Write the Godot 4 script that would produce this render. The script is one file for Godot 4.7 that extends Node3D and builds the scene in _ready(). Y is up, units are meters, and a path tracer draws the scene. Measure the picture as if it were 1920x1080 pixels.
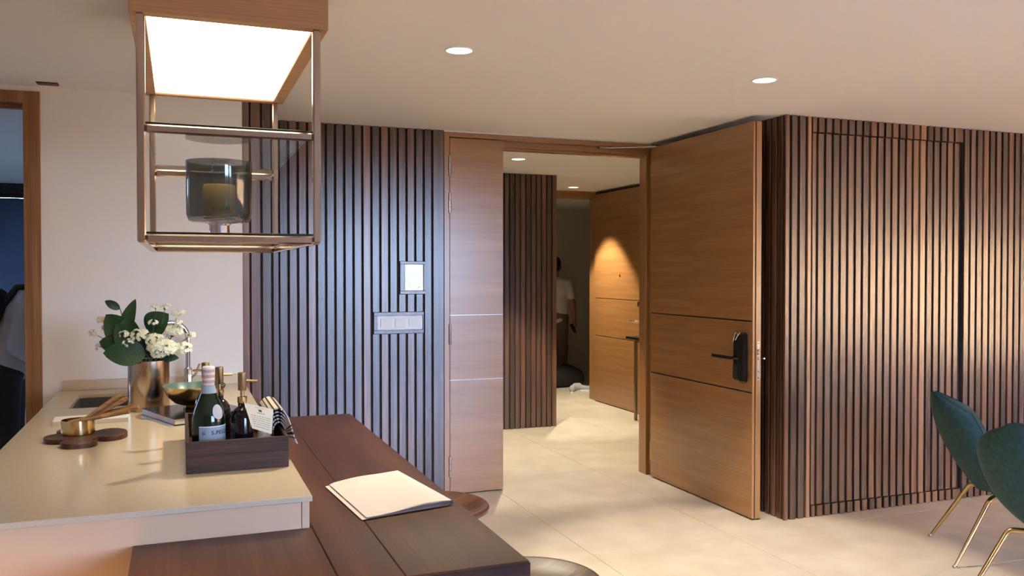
extends Node3D

# ------------------------------------------------------------------ measures (metres, camera stands over x = z = 0)
const CEIL := 2.48
const KIT := -5.08        # face of the white kitchen wall
const ENTRY := -5.64      # face of the slats beside the entrance
const SIDE := -4.33       # face of the long slatted wall on the right
const TOP := 0.90         # worktop
const BAR := 0.81         # timber bar

var M := {}
var taken := {}
var rng := RandomNumberGenerator.new()

func _ready() -> void:
	rng.seed = 11
	# ---- camera
	var cam := Camera3D.new()
	cam.name = "camera"
	cam.fov = rad_to_deg(2.0 * atan(540.0 / 1625.0))
	cam.position = Vector3(0, 1.516, 0)
	cam.rotation = Vector3(-atan(28.0 / 1625.0), -deg_to_rad(21.04), 0)
	cam.near = 0.05
	cam.far = 200.0
	add_child(cam)
	cam.current = true
	# ---- sky and exposure
	var sm := ProceduralSkyMaterial.new()
	sm.sky_top_color = Color(0.48, 0.63, 0.90)
	sm.sky_horizon_color = Color(0.74, 0.85, 1.0)
	sm.ground_bottom_color = Color(0.30, 0.32, 0.35)
	sm.ground_horizon_color = Color(0.55, 0.60, 0.66)
	sm.sky_energy_multiplier = 5.0
	sm.ground_energy_multiplier = 2.6
	var sky := Sky.new()
	sky.sky_material = sm
	var env := Environment.new()
	env.background_mode = Environment.BG_SKY
	env.sky = sky
	env.tonemap_mode = Environment.TONE_MAPPER_LINEAR
	env.tonemap_exposure = 1.0
	env.sdfgi_enabled = true
	env.ssao_enabled = true
	env.ssil_enabled = true
	# low sun on the far side of the flat: it only reaches the blind in the right-hand window
	var sun := DirectionalLight3D.new()
	sun.name = "sun"
	sun.light_color = Color(1.0, 0.97, 0.90)
	sun.light_energy = 36.0
	sun.light_angular_distance = 0.6
	sun.shadow_enabled = true
	sun.sky_mode = DirectionalLight3D.SKY_MODE_LIGHT_ONLY
	add_child(sun)
	sun.look_at_from_position(Vector3.ZERO, Vector3(-0.9, -0.32, 0.22))
	var we := WorldEnvironment.new()
	we.name = "world_environment"
	we.environment = env
	add_child(we)
	make_materials()
	build_shell()
	build_slat_walls()
	build_entrance()
	build_lobby()
	build_counter()
	build_bar()
	build_pendant()
	build_downlights()
	build_chairs()
	build_tray()
	build_worktop_things()
	build_people()

# ------------------------------------------------------------------ helpers
func numbered(base: String) -> String:
	var n: int = taken.get(base, 0)
	taken[base] = n + 1
	return base if n == 0 else "%s_%03d" % [base, n]

func part_name(parent: Node, base: String) -> String:
	var key := str(parent.get_instance_id()) + base
	var n: int = taken.get(key, 0)
	taken[key] = n + 1
	return base if n == 0 else "%s_%03d" % [base, n]

func new_st() -> SurfaceTool:
	var st := SurfaceTool.new()
	st.begin(Mesh.PRIMITIVE_TRIANGLES)
	st.set_smooth_group(-1)
	return st

func done(st: SurfaceTool) -> ArrayMesh:
	st.generate_normals()
	st.index()
	return st.commit()

func mi(called: String, mesh: Mesh, mat: Material, parent: Node = self) -> MeshInstance3D:
	var o := MeshInstance3D.new()
	o.name = numbered(called) if parent == self else part_name(parent, called)
	o.mesh = mesh
	o.material_override = mat
	o.cast_shadow = GeometryInstance3D.SHADOW_CASTING_SETTING_ON
	parent.add_child(o, true)
	return o

func obj(called: String, st: SurfaceTool, mat: Material, parent: Node = self) -> MeshInstance3D:
	return mi(called, done(st), mat, parent)

func tag(o: Node, label: String, category: String, group := "") -> Node:
	o.set_meta("label", label)
	o.set_meta("category", category)
	if group != "":
		o.set_meta("group", group)
	return o

func thing(called: String, label: String, category: String, at := Vector3.ZERO, turn := 0.0, group := "") -> Node3D:
	var o := Node3D.new()
	o.name = numbered(called)
	add_child(o)
	o.position = at
	o.rotation.y = turn
	tag(o, label, category, group)
	return o

func struct_node(called: String, label: String) -> Node3D:
	var o := Node3D.new()
	o.name = numbered(called)
	add_child(o)
	o.set_meta("kind", "structure")
	o.set_meta("label", label)
	return o

func struct(called: String, st: SurfaceTool, mat: Material, label: String) -> MeshInstance3D:
	var o := obj(called, st, mat)
	o.set_meta("kind", "structure")
	o.set_meta("label", label)
	return o

func tri(st: SurfaceTool, a: Vector3, b: Vector3, c: Vector3) -> void:      # counter-clockwise from outside
	st.add_vertex(a); st.add_vertex(c); st.add_vertex(b)

func quad(st: SurfaceTool, a: Vector3, b: Vector3, c: Vector3, d: Vector3) -> void:
	tri(st, a, b, c); tri(st, a, c, d)

func tri_uv(st: SurfaceTool, p: Array, t: Array) -> void:
	for i in [0, 2, 1]:
		st.set_uv(t[i]); st.add_vertex(p[i])

func quad_uv(st: SurfaceTool, a: Vector3, b: Vector3, c: Vector3, d: Vector3) -> void:   # a is lower left, counter-clockwise
	tri_uv(st, [a, b, c], [Vector2(0, 1), Vector2(1, 1), Vector2(1, 0)])
	tri_uv(st, [a, c, d], [Vector2(0, 1), Vector2(1, 0), Vector2(0, 0)])

# box from corner to corner with chamfered edges
func box(st: SurfaceTool, lo: Vector3, hi: Vector3, e := 0.002, xf := Transform3D.IDENTITY) -> void:
	st.set_smooth_group(-1)
	var c := (lo + hi) * 0.5
	var h := (hi - lo) * 0.5
	h = h.abs()
	e = minf(e, minf(h.x, minf(h.y, h.z)) * 0.9)
	if e <= 0.0:
		for ax in 3:
			for s in [-1.0, 1.0]:
				var u := (ax + 1) % 3
				var w := (ax + 2) % 3
				var q: Array[Vector3] = []
				for k in [[-1, -1], [1, -1], [1, 1], [-1, 1]]:
					var v := Vector3.ZERO
					v[ax] = s * h[ax]; v[u] = k[0] * h[u]; v[w] = k[1] * h[w]
					q.append(xf * (c + v))
				if s > 0: quad(st, q[0], q[1], q[2], q[3])
				else: quad(st, q[3], q[2], q[1], q[0])
		return
	for ax in 3:
		var u := (ax + 1) % 3
		var w := (ax + 2) % 3
		for s in [-1.0, 1.0]:
			var q: Array[Vector3] = []
			for k in [[-1, -1], [1, -1], [1, 1], [-1, 1]]:
				var v := Vector3.ZERO
				v[ax] = s * h[ax]; v[u] = k[0] * (h[u] - e); v[w] = k[1] * (h[w] - e)
				q.append(xf * (c + v))
			if s > 0: quad(st, q[0], q[1], q[2], q[3])
			else: quad(st, q[3], q[2], q[1], q[0])
		# edges that run along ax
		for su in [-1.0, 1.0]:
			for sw in [-1.0, 1.0]:
				var p: Array[Vector3] = []
				for k in [[0, -1], [0, 1], [1, 1], [1, -1]]:
					var v := Vector3.ZERO
					v[ax] = k[1] * (h[ax] - e)
					if k[0] == 0:
						v[u] = su * h[u]; v[w] = sw * (h[w] - e)
					else:
						v[u] = su * (h[u] - e); v[w] = sw * h[w]
					p.append(xf * (c + v))
				if su * sw < 0: quad(st, p[0], p[1], p[2], p[3])
				else: quad(st, p[3], p[2], p[1], p[0])
	for sx in [-1.0, 1.0]:
		for sy in [-1.0, 1.0]:
			for sz in [-1.0, 1.0]:
				var s3 := Vector3(sx, sy, sz)
				var a := xf * (c + s3 * Vector3(h.x, h.y - e, h.z - e))
				var b := xf * (c + s3 * Vector3(h.x - e, h.y, h.z - e))
				var d := xf * (c + s3 * Vector3(h.x - e, h.y - e, h.z))
				if sx * sy * sz > 0: tri(st, a, b, d)
				else: tri(st, a, d, b)

func box_mesh(size: Vector3, e := 0.002) -> ArrayMesh:
	var st := new_st()
	box(st, -size * 0.5, size * 0.5, e)
	return done(st)

# profile of (radius, height) pairs turned about y
func lathe(st: SurfaceTool, prof: Array, seg := 32, xf := Transform3D.IDENTITY, sx := 1.0, sz := 1.0) -> void:
	var group := 1
	for i in prof.size() - 1:
		var p: Vector2 = prof[i]
		var q: Vector2 = prof[i + 1]
		if i > 0:
			var before: Vector2 = prof[i - 1]
			if absf((p - before).angle_to(q - p)) > 0.6:
				group += 1
		st.set_smooth_group(group)
		for k in seg:
			var a := TAU * k / seg
			var b := TAU * (k + 1) / seg
			var p0 := xf * Vector3(p.x * cos(a) * sx, p.y, p.x * sin(a) * sz)
			var p1 := xf * Vector3(p.x * cos(b) * sx, p.y, p.x * sin(b) * sz)
			var q0 := xf * Vector3(q.x * cos(a) * sx, q.y, q.x * sin(a) * sz)
			var q1 := xf * Vector3(q.x * cos(b) * sx, q.y, q.x * sin(b) * sz)
			if p.x > 1e-6: tri(st, p0, q1, p1)
			if q.x > 1e-6: tri(st, p0, q0, q1)
	st.set_smooth_group(-1)

func tube(st: SurfaceTool, pts: Array, radii, seg := 10, capped := true) -> void:
	var n := pts.size()
	var rings := []
	var side := Vector3.UP
	for i in n:
		var d: Vector3 = (pts[mini(i + 1, n - 1)] - pts[maxi(i - 1, 0)]).normalized()
		if i == 0:
			side = d.cross(Vector3.UP if absf(d.y) < 0.9 else Vector3.RIGHT).normalized()
		else:
			side = (side - d * side.dot(d)).normalized()
		var other := d.cross(side)
		var r: float = radii[i] if radii is Array else radii
		var ring := []
		for k in seg:
			var a := TAU * k / seg
			ring.append(pts[i] + (side * cos(a) + other * sin(a)) * r)
		rings.append(ring)
	st.set_smooth_group(1)
	for i in n - 1:
		for k in seg:
			var l := (k + 1) % seg
			quad(st, rings[i][k], rings[i][l], rings[i + 1][l], rings[i + 1][k])
	st.set_smooth_group(-1)
	if capped:
		for k in seg:
			var l := (k + 1) % seg
			tri(st, pts[0], rings[0][l], rings[0][k])
			tri(st, pts[n - 1], rings[n - 1][k], rings[n - 1][l])

# outline in x and z, lifted from y0 to y1 with a small chamfer on top
func slab(st: SurfaceTool, poly: PackedVector2Array, y0: float, y1: float, e := 0.002) -> void:
	if Geometry2D.is_polygon_clockwise(poly):
		poly.reverse()
	var top := poly
	if e > 0.0:
		var ins := Geometry2D.offset_polygon(poly, -e)
		top = PackedVector2Array()
		var c := Vector2.ZERO
		for p in poly: c += p
		c /= poly.size()
		for i in poly.size():
			var a := poly[(i - 1 + poly.size()) % poly.size()]
			var b := poly[(i + 1) % poly.size()]
			var t := (b - a).normalized()
			top.append(poly[i] + Vector2(-t.y, t.x) * e)
	var n := poly.size()
	st.set_smooth_group(2)
	for i in n:
		var a := poly[i]
		var b := poly[(i + 1) % n]
		quad(st, Vector3(b.x, y0, b.y), Vector3(a.x, y0, a.y), Vector3(a.x, y1 - e, a.y), Vector3(b.x, y1 - e, b.y))
	st.set_smooth_group(-1)
	if e > 0.0:
		for i in n:
			var j := (i + 1) % n
			quad(st, Vector3(poly[j].x, y1 - e, poly[j].y), Vector3(poly[i].x, y1 - e, poly[i].y), Vector3(top[i].x, y1, top[i].y), Vector3(top[j].x, y1, top[j].y))
	var idx := Geometry2D.triangulate_polygon(top)
	for i in range(0, idx.size(), 3):
		var a := top[idx[i]]
		var b := top[idx[i + 1]]
		var c := top[idx[i + 2]]
		if (b - a).cross(c - a) < 0:
			var s := b
			b = c
			c = s
		tri(st, Vector3(a.x, y1, a.y), Vector3(c.x, y1, c.y), Vector3(b.x, y1, b.y))
		tri(st, Vector3(a.x, y0, a.y), Vector3(b.x, y0, b.y), Vector3(c.x, y0, c.y))

func ball(st: SurfaceTool, c: Vector3, r: Vector3, seg := 10) -> void:
	var prof := []
	var h := seg / 2
	for i in h + 1:
		var a := -PI / 2 + PI * i / h
		prof.append(Vector2(maxf(cos(a), 0.0), sin(a)))
	lathe(st, prof, seg, Transform3D(Basis.from_scale(r), c))

# surface nets over tapered capsules: [from, to, radius, radius]
func blend_body(st: SurfaceTool, bones: Array, cell: float, soft: float) -> void:
	var lo := Vector3.INF
	var hi := -Vector3.INF
	for b in bones:
		var r: float = maxf(b[2], b[3]) + soft + cell * 2
		lo = lo.min(b[0] - Vector3.ONE * r).min(b[1] - Vector3.ONE * r)
		hi = hi.max(b[0] + Vector3.ONE * r).max(b[1] + Vector3.ONE * r)
	var dim := Vector3i(((hi - lo) / cell).ceil()) + Vector3i.ONE
	var f := PackedFloat32Array()
	f.resize(dim.x * dim.y * dim.z)
	f.fill(1.0)
	for b in bones:
		var pa: Vector3 = b[0]
		var pb: Vector3 = b[1]
		var ra: float = b[2]
		var rb: float = b[3]
		var ab := pb - pa
		var len2 := maxf(ab.length_squared(), 1e-9)
		var r := maxf(ra, rb) + soft + cell * 2
		var l := Vector3i(((pa.min(pb) - Vector3.ONE * r - lo) / cell).floor()).clamp(Vector3i.ZERO, dim - Vector3i.ONE)
		var h := Vector3i(((pa.max(pb) + Vector3.ONE * r - lo) / cell).ceil()).clamp(Vector3i.ZERO, dim - Vector3i.ONE)
		for z in range(l.z, h.z + 1):
			for y in range(l.y, h.y + 1):
				for x in range(l.x, h.x + 1):
					var p := lo + Vector3(x, y, z) * cell
					var t := clampf((p - pa).dot(ab) / len2, 0.0, 1.0)
					var d := (p - pa - ab * t).length() - lerpf(ra, rb, t)
					var i := x + dim.x * (y + dim.y * z)
					var o := f[i]
					var m := clampf(0.5 + 0.5 * (o - d) / soft, 0.0, 1.0)
					f[i] = lerpf(o, d, m) - soft * m * (1.0 - m)
	var vert := {}
	var sx := 1
	var sy := dim.x
	var sz := dim.x * dim.y
	st.set_smooth_group(1)
	for z in dim.z - 1:
		for y in dim.y - 1:
			for x in dim.x - 1:
				var i := x + sy * y + sz * z
				var inside := 0
				for k in 8:
					if f[i + (k & 1) * sx + ((k >> 1) & 1) * sy + ((k >> 2) & 1) * sz] < 0.0: inside += 1
				if inside == 0 or inside == 8: continue
				var sum := Vector3.ZERO
				var cnt := 0
				for k in 8:
					for ax in 3:
						if k & (1 << ax): continue
						var k2 := k | (1 << ax)
						var a := f[i + (k & 1) * sx + ((k >> 1) & 1) * sy + ((k >> 2) & 1) * sz]
						var b := f[i + (k2 & 1) * sx + ((k2 >> 1) & 1) * sy + ((k2 >> 2) & 1) * sz]
						if (a < 0.0) == (b < 0.0): continue
						var p := Vector3(k & 1, (k >> 1) & 1, (k >> 2) & 1)
						p[ax] += a / (a - b)
						sum += p
						cnt += 1
				vert[i] = lo + (Vector3(x, y, z) + sum / cnt) * cell
	for i in vert:
		for ax in 3:
			var step: int = [sx, sy, sz][ax]
			if (f[i] < 0.0) == (f[i + step] < 0.0): continue
			var u: int = [sy, sz, sx][ax]
			var w: int = [sz, sx, sy][ax]
			if not (vert.has(i - u) and vert.has(i - w) and vert.has(i - u - w)): continue
			if f[i] < 0.0: quad(st, vert[i], vert[i - u], vert[i - u - w], vert[i - w])
			else: quad(st, vert[i], vert[i - w], vert[i - u - w], vert[i - u])
	st.set_smooth_group(-1)

func lettering(words: String, height: float, depth := 0.001) -> TextMesh:
	var t := TextMesh.new()
	var f := SystemFont.new()
	f.font_names = PackedStringArray(["Droid Sans"])
	f.font_weight = 700
	t.font = f
	t.text = words
	t.font_size = 32
	t.pixel_size = height / 24.0
	t.depth = depth
	t.curve_step = 2.0
	return t

# ------------------------------------------------------------------ materials
func noise_img(w: int, h: int, freq: float, seed_: int, oct := 4) -> Image:
	var n := FastNoiseLite.new()
	n.seed = seed_
	n.noise_type = FastNoiseLite.TYPE_SIMPLEX_SMOOTH
	n.frequency = freq
	n.fractal_octaves = oct
	return n.get_seamless_image(w, h)

func tex(im: Image) -> ImageTexture:
	return ImageTexture.create_from_image(im)

# timber: fine fibres and broad bands along the v axis (or u), between two tints
func grain(dark: Color, light: Color, seed_: int, along_u := false, bands := 0.55, knots := 0.0) -> ImageTexture:
	var n := 512
	var fine := noise_img(512, 24, 0.11, seed_, 3)
	fine.resize(n, n, Image.INTERPOLATE_CUBIC)
	var wide := noise_img(128, 16, 0.035, seed_ + 5, 3)
	wide.resize(n, n, Image.INTERPOLATE_CUBIC)
	var blot := noise_img(128, 64, 0.03, seed_ + 9, 3)
	blot.resize(n, n, Image.INTERPOLATE_CUBIC)
	var a := fine.get_data()
	var b := wide.get_data()
	var c := blot.get_data()
	var sa := a.size() / (n * n)
	var out := PackedByteArray()
	out.resize(n * n * 3)
	for y in n:
		for x in n:
			var i := y * n + x
			var t := a[i * sa] / 255.0 * (1.0 - bands) + b[i * sa] / 255.0 * bands
			t = clampf((t - 0.5) * 1.7 + 0.5 + (c[i * sa] / 255.0 - 0.5) * knots, 0.0, 1.0)
			var q := dark.lerp(light, t)
			var j := (x * n + y if along_u else i) * 3
			out[j] = int(q.r * 255.0); out[j + 1] = int(q.g * 255.0); out[j + 2] = int(q.b * 255.0)
	return tex(Image.create_from_data(n, n, false, Image.FORMAT_RGB8, out))

func mottle(dark: Color, light: Color, seed_: int, freq := 0.012, contrast := 1.4) -> ImageTexture:
	var n := 512
	var im := noise_img(n, n, freq, seed_, 6)
	var a := im.get_data()
	var sa := a.size() / (n * n)
	var out := PackedByteArray()
	out.resize(n * n * 3)
	for i in n * n:
		var t := clampf((a[i * sa] / 255.0 - 0.5) * contrast + 0.5, 0.0, 1.0)
		var q := dark.lerp(light, t)
		out[i * 3] = int(q.r * 255.0); out[i * 3 + 1] = int(q.g * 255.0); out[i * 3 + 2] = int(q.b * 255.0)
	return tex(Image.create_from_data(n, n, false, Image.FORMAT_RGB8, out))

func mat(c: Color, rough := 0.6, metal := 0.0, spec := 0.5) -> StandardMaterial3D:
	var m := StandardMaterial3D.new()
	m.albedo_color = c
	m.roughness = rough
	m.metallic = metal
	m.metallic_specular = spec
	return m

func tmat(t: Texture2D, scale_: Vector3, tint := Color.WHITE, rough := 0.5, spec := 0.5, offset := Vector3.ZERO) -> StandardMaterial3D:
	var m := mat(tint, rough, 0.0, spec)
	m.albedo_texture = t
	m.uv1_triplanar = true
	m.uv1_world_triplanar = true
	m.uv1_triplanar_sharpness = 8.0
	m.uv1_scale = scale_
	m.uv1_offset = offset
	return m

func glass(c: Color, alpha: float, rough := 0.02) -> StandardMaterial3D:
	var m := mat(c, rough)
	m.transparency = BaseMaterial3D.TRANSPARENCY_ALPHA
	m.albedo_color.a = alpha
	return m

func rgb8(r: int, g: int, b: int) -> Color:
	return Color8(r, g, b)

func make_materials() -> void:
	M.ceiling = mat(rgb8(232, 227, 220), 0.75, 0.0, 0.3)
	M.paint = mat(rgb8(228, 222, 215), 0.6, 0.0, 0.4)
	M.stone = tmat(mottle(rgb8(192, 180, 164), rgb8(205, 194, 178), 5, 0.011, 1.5), Vector3.ONE * 0.55, Color.WHITE, 0.38, 0.5)
	M.grout = mat(rgb8(140, 128, 114), 0.9)
	M.quartz = tmat(mottle(rgb8(198, 183, 160), rgb8(202, 187, 164), 6, 0.05, 1.6), Vector3.ONE * 2.0, Color.WHITE, 0.22, 0.5)
	M.lacquer = mat(rgb8(212, 180, 148), 0.4)
	# walnut in five boards' worth of tones
	var wv := grain(rgb8(186, 176, 170), rgb8(255, 250, 246), 21, false, 0.5, 0.8)
	M.walnut = []
	var tones := [rgb8(104, 74, 58), rgb8(132, 96, 74), rgb8(84, 59, 47), rgb8(118, 82, 62), rgb8(96, 72, 60)]
	for i in tones.size():
		M.walnut.append(tmat(wv, Vector3(3.1, 0.62, 3.1), tones[i], 0.27, 0.7, Vector3(0.37 * i, 0.23 * i, 0.11 * i)))
	M.walnut_pale = tmat(wv, Vector3(3.1, 0.62, 3.1), rgb8(166, 126, 95), 0.27, 0.7, Vector3(0.7, 0.1, 0.4))
	M.walnut_back = mat(rgb8(46, 34, 29), 0.7)
	M.bar = tmat(grain(rgb8(186, 168, 156), rgb8(252, 242, 232), 33, false, 0.6, 0.7), Vector3(1.7, 0.8, 0.35), rgb8(88, 57, 42), 0.42, 0.4)
	M.bar_edge = tmat(grain(rgb8(128, 104, 90), rgb8(250, 236, 222), 35, true, 0.7, 0.9), Vector3(0.8, 3.0, 0.8), rgb8(84, 55, 41), 0.5, 0.3)
	var oak := grain(rgb8(228, 216, 200), rgb8(255, 251, 245), 41, true, 0.35, 0.3)
	M.oak = tmat(oak, Vector3(0.7, 3.2, 0.7), rgb8(168, 123, 78), 0.27, 0.7)
	M.oak_v = tmat(grain(rgb8(228, 216, 200), rgb8(255, 251, 245), 43, false, 0.35, 0.3), Vector3(3.0, 0.7, 3.0), rgb8(168, 123, 78), 0.27, 0.7)
	M.oak_box = tmat(oak, Vector3(0.5, 2.0, 0.5), rgb8(176, 138, 102), 0.5, 0.4)
	M.frame_wood = tmat(grain(rgb8(206, 186, 160), rgb8(255, 249, 240), 45, false, 0.45, 0.4), Vector3(3.0, 0.7, 3.0), rgb8(152, 112, 80), 0.5, 0.35)
	M.tray = tmat(grain(rgb8(150, 140, 134), rgb8(255, 248, 240), 51, true, 0.4, 0.3), Vector3(1.6, 9.0, 1.6), rgb8(82, 58, 46), 0.5, 0.4)
	M.board = tmat(grain(rgb8(160, 140, 128), rgb8(255, 244, 230), 53, true, 0.6, 0.6), Vector3(4, 9, 9), rgb8(96, 66, 50), 0.5, 0.4)
	M.stick = tmat(grain(rgb8(190, 170, 150), rgb8(255, 246, 232), 55, true, 0.5, 0.5), Vector3(6, 20, 20), rgb8(186, 152, 116), 0.65, 0.3)
	M.chrome = mat(rgb8(214, 214, 218), 0.08, 1.0)
	M.nickel = mat(rgb8(176, 160, 148), 0.14, 1.0)
	M.steel = mat(rgb8(170, 166, 160), 0.3, 1.0)
	M.bronze = mat(rgb8(150, 128, 98), 0.3, 1.0)
	M.brass = mat(rgb8(206, 178, 128), 0.2, 1.0)
	M.vase = mat(rgb8(186, 164, 142), 0.2, 1.0)
	M.dark_metal = mat(rgb8(34, 30, 27), 0.35, 0.6)
	M.black = mat(rgb8(16, 16, 18), 0.22, 0.0)
	M.black_soft = mat(rgb8(24, 24, 26), 0.7, 0.0)
	M.white = mat(rgb8(232, 230, 228), 0.4)
	M.white_gloss = mat(rgb8(232, 234, 238), 0.14)
	M.paper = mat(rgb8(206, 198, 194), 0.75)
	M.smoke = glass(rgb8(30, 38, 38), 0.52)
	M.shelf = glass(rgb8(120, 126, 124), 0.10)
	M.pane = glass(rgb8(235, 240, 242), 0.04)
	M.green_glass = glass(rgb8(10, 34, 22), 0.9, 0.05)
	M.dark_glass = mat(rgb8(17, 15, 20), 0.08)
	M.velvet = tmat(mottle(rgb8(206, 216, 214), rgb8(255, 255, 255), 61, 0.02, 1.6), Vector3.ONE * 2.4, rgb8(50, 78, 80), 0.75, 0.3)
	M.velvet.rim_enabled = true
	M.velvet.rim = 0.6
	M.velvet.rim_tint = 0.7
	M.piping = mat(rgb8(34, 58, 55), 0.6)
	M.leaf = tmat(mottle(rgb8(150, 170, 140), rgb8(255, 255, 250), 63, 0.03, 1.6), Vector3.ONE * 8.0, rgb8(52, 78, 52), 0.5, 0.4)
	M.stem = mat(rgb8(70, 88, 56), 0.7)
	M.petal = mat(rgb8(226, 226, 198), 0.6)
	M.petal_blush = mat(rgb8(222, 200, 176), 0.6)
	M.blind = mat(rgb8(236, 222, 204), 0.9, 0.0, 0.1)
	M.blind.backlight_enabled = true
	M.blind.backlight = Color(1.0, 0.93, 0.85)
	M.candle = mat(rgb8(226, 200, 140), 0.5)
	M.candle.subsurf_scatter_enabled = true
	M.candle.subsurf_scatter_strength = 0.3
	M.teal_enamel = mat(rgb8(82, 110, 104), 0.3)
	M.dish = tmat(grain(rgb8(140, 116, 100), rgb8(252, 240, 228), 71, true, 0.6, 0.6), Vector3(2, 6, 6), rgb8(100, 65, 44), 0.4, 0.45)
	M.blue = mat(rgb8(66, 80, 108), 0.6)
	M.skin = mat(rgb8(150, 104, 80), 0.6)
	M.hair = mat(rgb8(22, 18, 17), 0.6)
	M.shirt = mat(rgb8(206, 196, 190), 0.85)
	M.jacket = mat(rgb8(178, 178, 180), 0.85)
	M.trousers = mat(rgb8(28, 28, 31), 0.85)
	M.khaki = mat(rgb8(96, 78, 66), 0.85)

func glow(c: Color, energy: float) -> StandardMaterial3D:
	var m := mat(Color(0.9, 0.9, 0.9), 0.5)
	m.emission_enabled = true
	m.emission = c
	m.emission_energy_multiplier = energy
	return m

# ------------------------------------------------------------------ the shell of the rooms
func build_shell() -> void:
	# floor: a screed with large stone tiles laid on it
	var fl := struct_node("floor", "pale beige stone tile floor")
	var st := new_st()
	box(st, Vector3(-4.2, -0.12, -12.2), Vector3(8.9, -0.009, 3.2), 0.0)
	obj("screed", st, M.grout, fl)
	var s := 0.9
	var tile := box_mesh(Vector3(s - 0.003, 0.009, s - 0.003), 0.001)
	for i in 15:
		for k in 18:
			var x := -4.2 + 0.42 + i * s
			var z := -12.2 + 0.36 + k * s
			if x > 8.6 or z > 3.0: continue
			var o := mi("tile", tile, M.stone, fl)
			o.position = Vector3(x, -0.0045, z)
	# ceiling
	st = new_st()
	box(st, Vector3(-4.2, CEIL, -12.2), Vector3(8.9, CEIL + 0.15, 3.2), 0.0)
	struct("ceiling", st, M.ceiling, "smooth white plaster ceiling")
	# kitchen wall and the wall over the opening on its left
	st = new_st()
	box(st, Vector3(-0.665, 0, KIT - 0.14), Vector3(0.336, CEIL, KIT), 0.0)
	struct("wall_kitchen", st, M.paint, "plain white wall behind the kitchen worktop")
	st = new_st()
	box(st, Vector3(-2.4, 2.452, KIT - 0.14), Vector3(-0.665, CEIL, KIT), 0.0)
	box(st, Vector3(-4.2, 0, KIT - 0.14), Vector3(-2.0, CEIL, KIT), 0.0)
	struct("wall_passage", st, M.paint, "white wall over the kitchen side opening")
	# timber lining of that opening
	var fr := struct_node("trim_1", "orange-brown timber lining of the opening left of the worktop")
	st = new_st()
	box(st, Vector3(-0.742, 0, KIT - 0.15), Vector3(-0.664, 2.452, KIT + 0.012), 0.003)
	obj("jamb", st, M.frame_wood, fr)
	st = new_st()
	box(st, Vector3(-2.0, 0, KIT - 0.15), Vector3(-1.922, 2.452, KIT + 0.012), 0.003)
	obj("jamb", st, M.frame_wood, fr)
	st = new_st()
	box(st, Vector3(-1.922, 2.395, KIT - 0.15), Vector3(-0.742, 2.452, KIT + 0.012), 0.003)
	obj("head", st, M.frame_wood, fr)
	st = new_st()
	box(st, Vector3(-1.922, 2.375, KIT - 0.12), Vector3(-0.742, 2.395, KIT - 0.07), 0.002)
	obj("door_stop", st, M.frame_wood, fr)
	# room beyond that opening
	st = new_st()
	box(st, Vector3(-4.2, 0, -10.9), Vector3(0.9, 0.95, -10.72), 0.0)
	struct("wall_beyond_lower", st, mat(rgb8(150, 142, 128), 0.7), "pale lower wall of the room beyond the left opening")
	st = new_st()
	box(st, Vector3(-4.2, 0.95, -10.9), Vector3(0.9, 2.33, -10.74), 0.0)
	struct("wall_beyond_upper", st, M.blue, "deep blue wall of the room beyond the left opening")
	st = new_st()
	for k in 3:
		box(st, Vector3(-4.2, 2.335 + k * 0.05, -10.8 + k * 0.02), Vector3(0.9, 2.335 + k * 0.05 + 0.046, -10.66 + k * 0.02), 0.003)
	struct("trim_2", st, M.black_soft, "black stepped rail under the ceiling of the far left room")
	st = new_st()
	box(st, Vector3(-4.2, 0, -10.72), Vector3(0.9, 0.09, -10.70), 0.002)
	struct("baseboard_beyond", st, M.white, "white skirting in the room beyond the left opening")
	# dividing walls
	st = new_st()
	box(st, Vector3(0.78, 0, -12.2), Vector3(0.92, CEIL, ENTRY - 0.17), 0.0)
	struct("wall_party", st, M.paint, "white wall between the left room and the lobby")
	st = new_st()
	wall_x(st, -4.2, -4.05, -12.2, 3.2, [[-8.3, -7.1, 0.6, 2.2]])
	window_x("window_3", -4.12, -8.3, -7.1, 0.6, 2.2, 2)
	struct("wall_left", st, M.paint, "white wall on the left of the flat")
	# walls behind the camera and to the right, with their windows
	st = new_st()
	wall_z(st, 2.6, 2.75, -4.05, 7.15, [[1.8, 4.6, 0.35, 2.36]])
	struct("wall_behind", st, M.paint, "white wall with a wide window behind the viewer")
	window_z("window_1", 2.66, 1.8, 4.6, 0.35, 2.36, 4)
	st = new_st()
	wall_x(st, 7.0, 7.15, SIDE, 2.6, [[-3.1, 0.7, 0.75, 2.36]])
	struct("wall_right", st, M.paint, "white wall with a wide window at the far right")
	window_x("window_2", 7.09, -3.1, 0.7, 0.75, 2.36, 4)
	for k in 2:
		var rb := thing("roller_blind", ["beige roller blind lowered in the nearer half of the right window", "beige roller blind lowered in the farther half of the right window"][k], "blind", Vector3(7.03, 0.75, -0.25 - k * 1.9), 0.0, "roller blinds of the right window")
		st = new_st()
		box(st, Vector3(-0.0006, 0.02, -0.94), Vector3(0.0006, 1.57, 0.94), 0.0)
		obj("fabric", st, M.blind, rb)
		st = new_st()
		tube(st, [Vector3(0, 1.585, -0.94), Vector3(0, 1.585, 0.94)], 0.022, 16)
		obj("roller", st, M.white, rb)
		st = new_st()
		box(st, Vector3(-0.006, 0.005, -0.94), Vector3(0.006, 0.022, 0.94), 0.002)
		obj("bottom_bar", st, M.white, rb)
	# air grilles by the kitchen
	var g := thing("ceiling_vent", "small slotted air vent in the ceiling near the timber lining", "vent", Vector3(-0.615, CEIL, -4.97), 0)
	st = new_st()
	box(st, Vector3(-0.05, -0.004, -0.03), Vector3(0.05, 0, 0.03), 0.001)
	obj("backing", st, M.black_soft, g)
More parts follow.
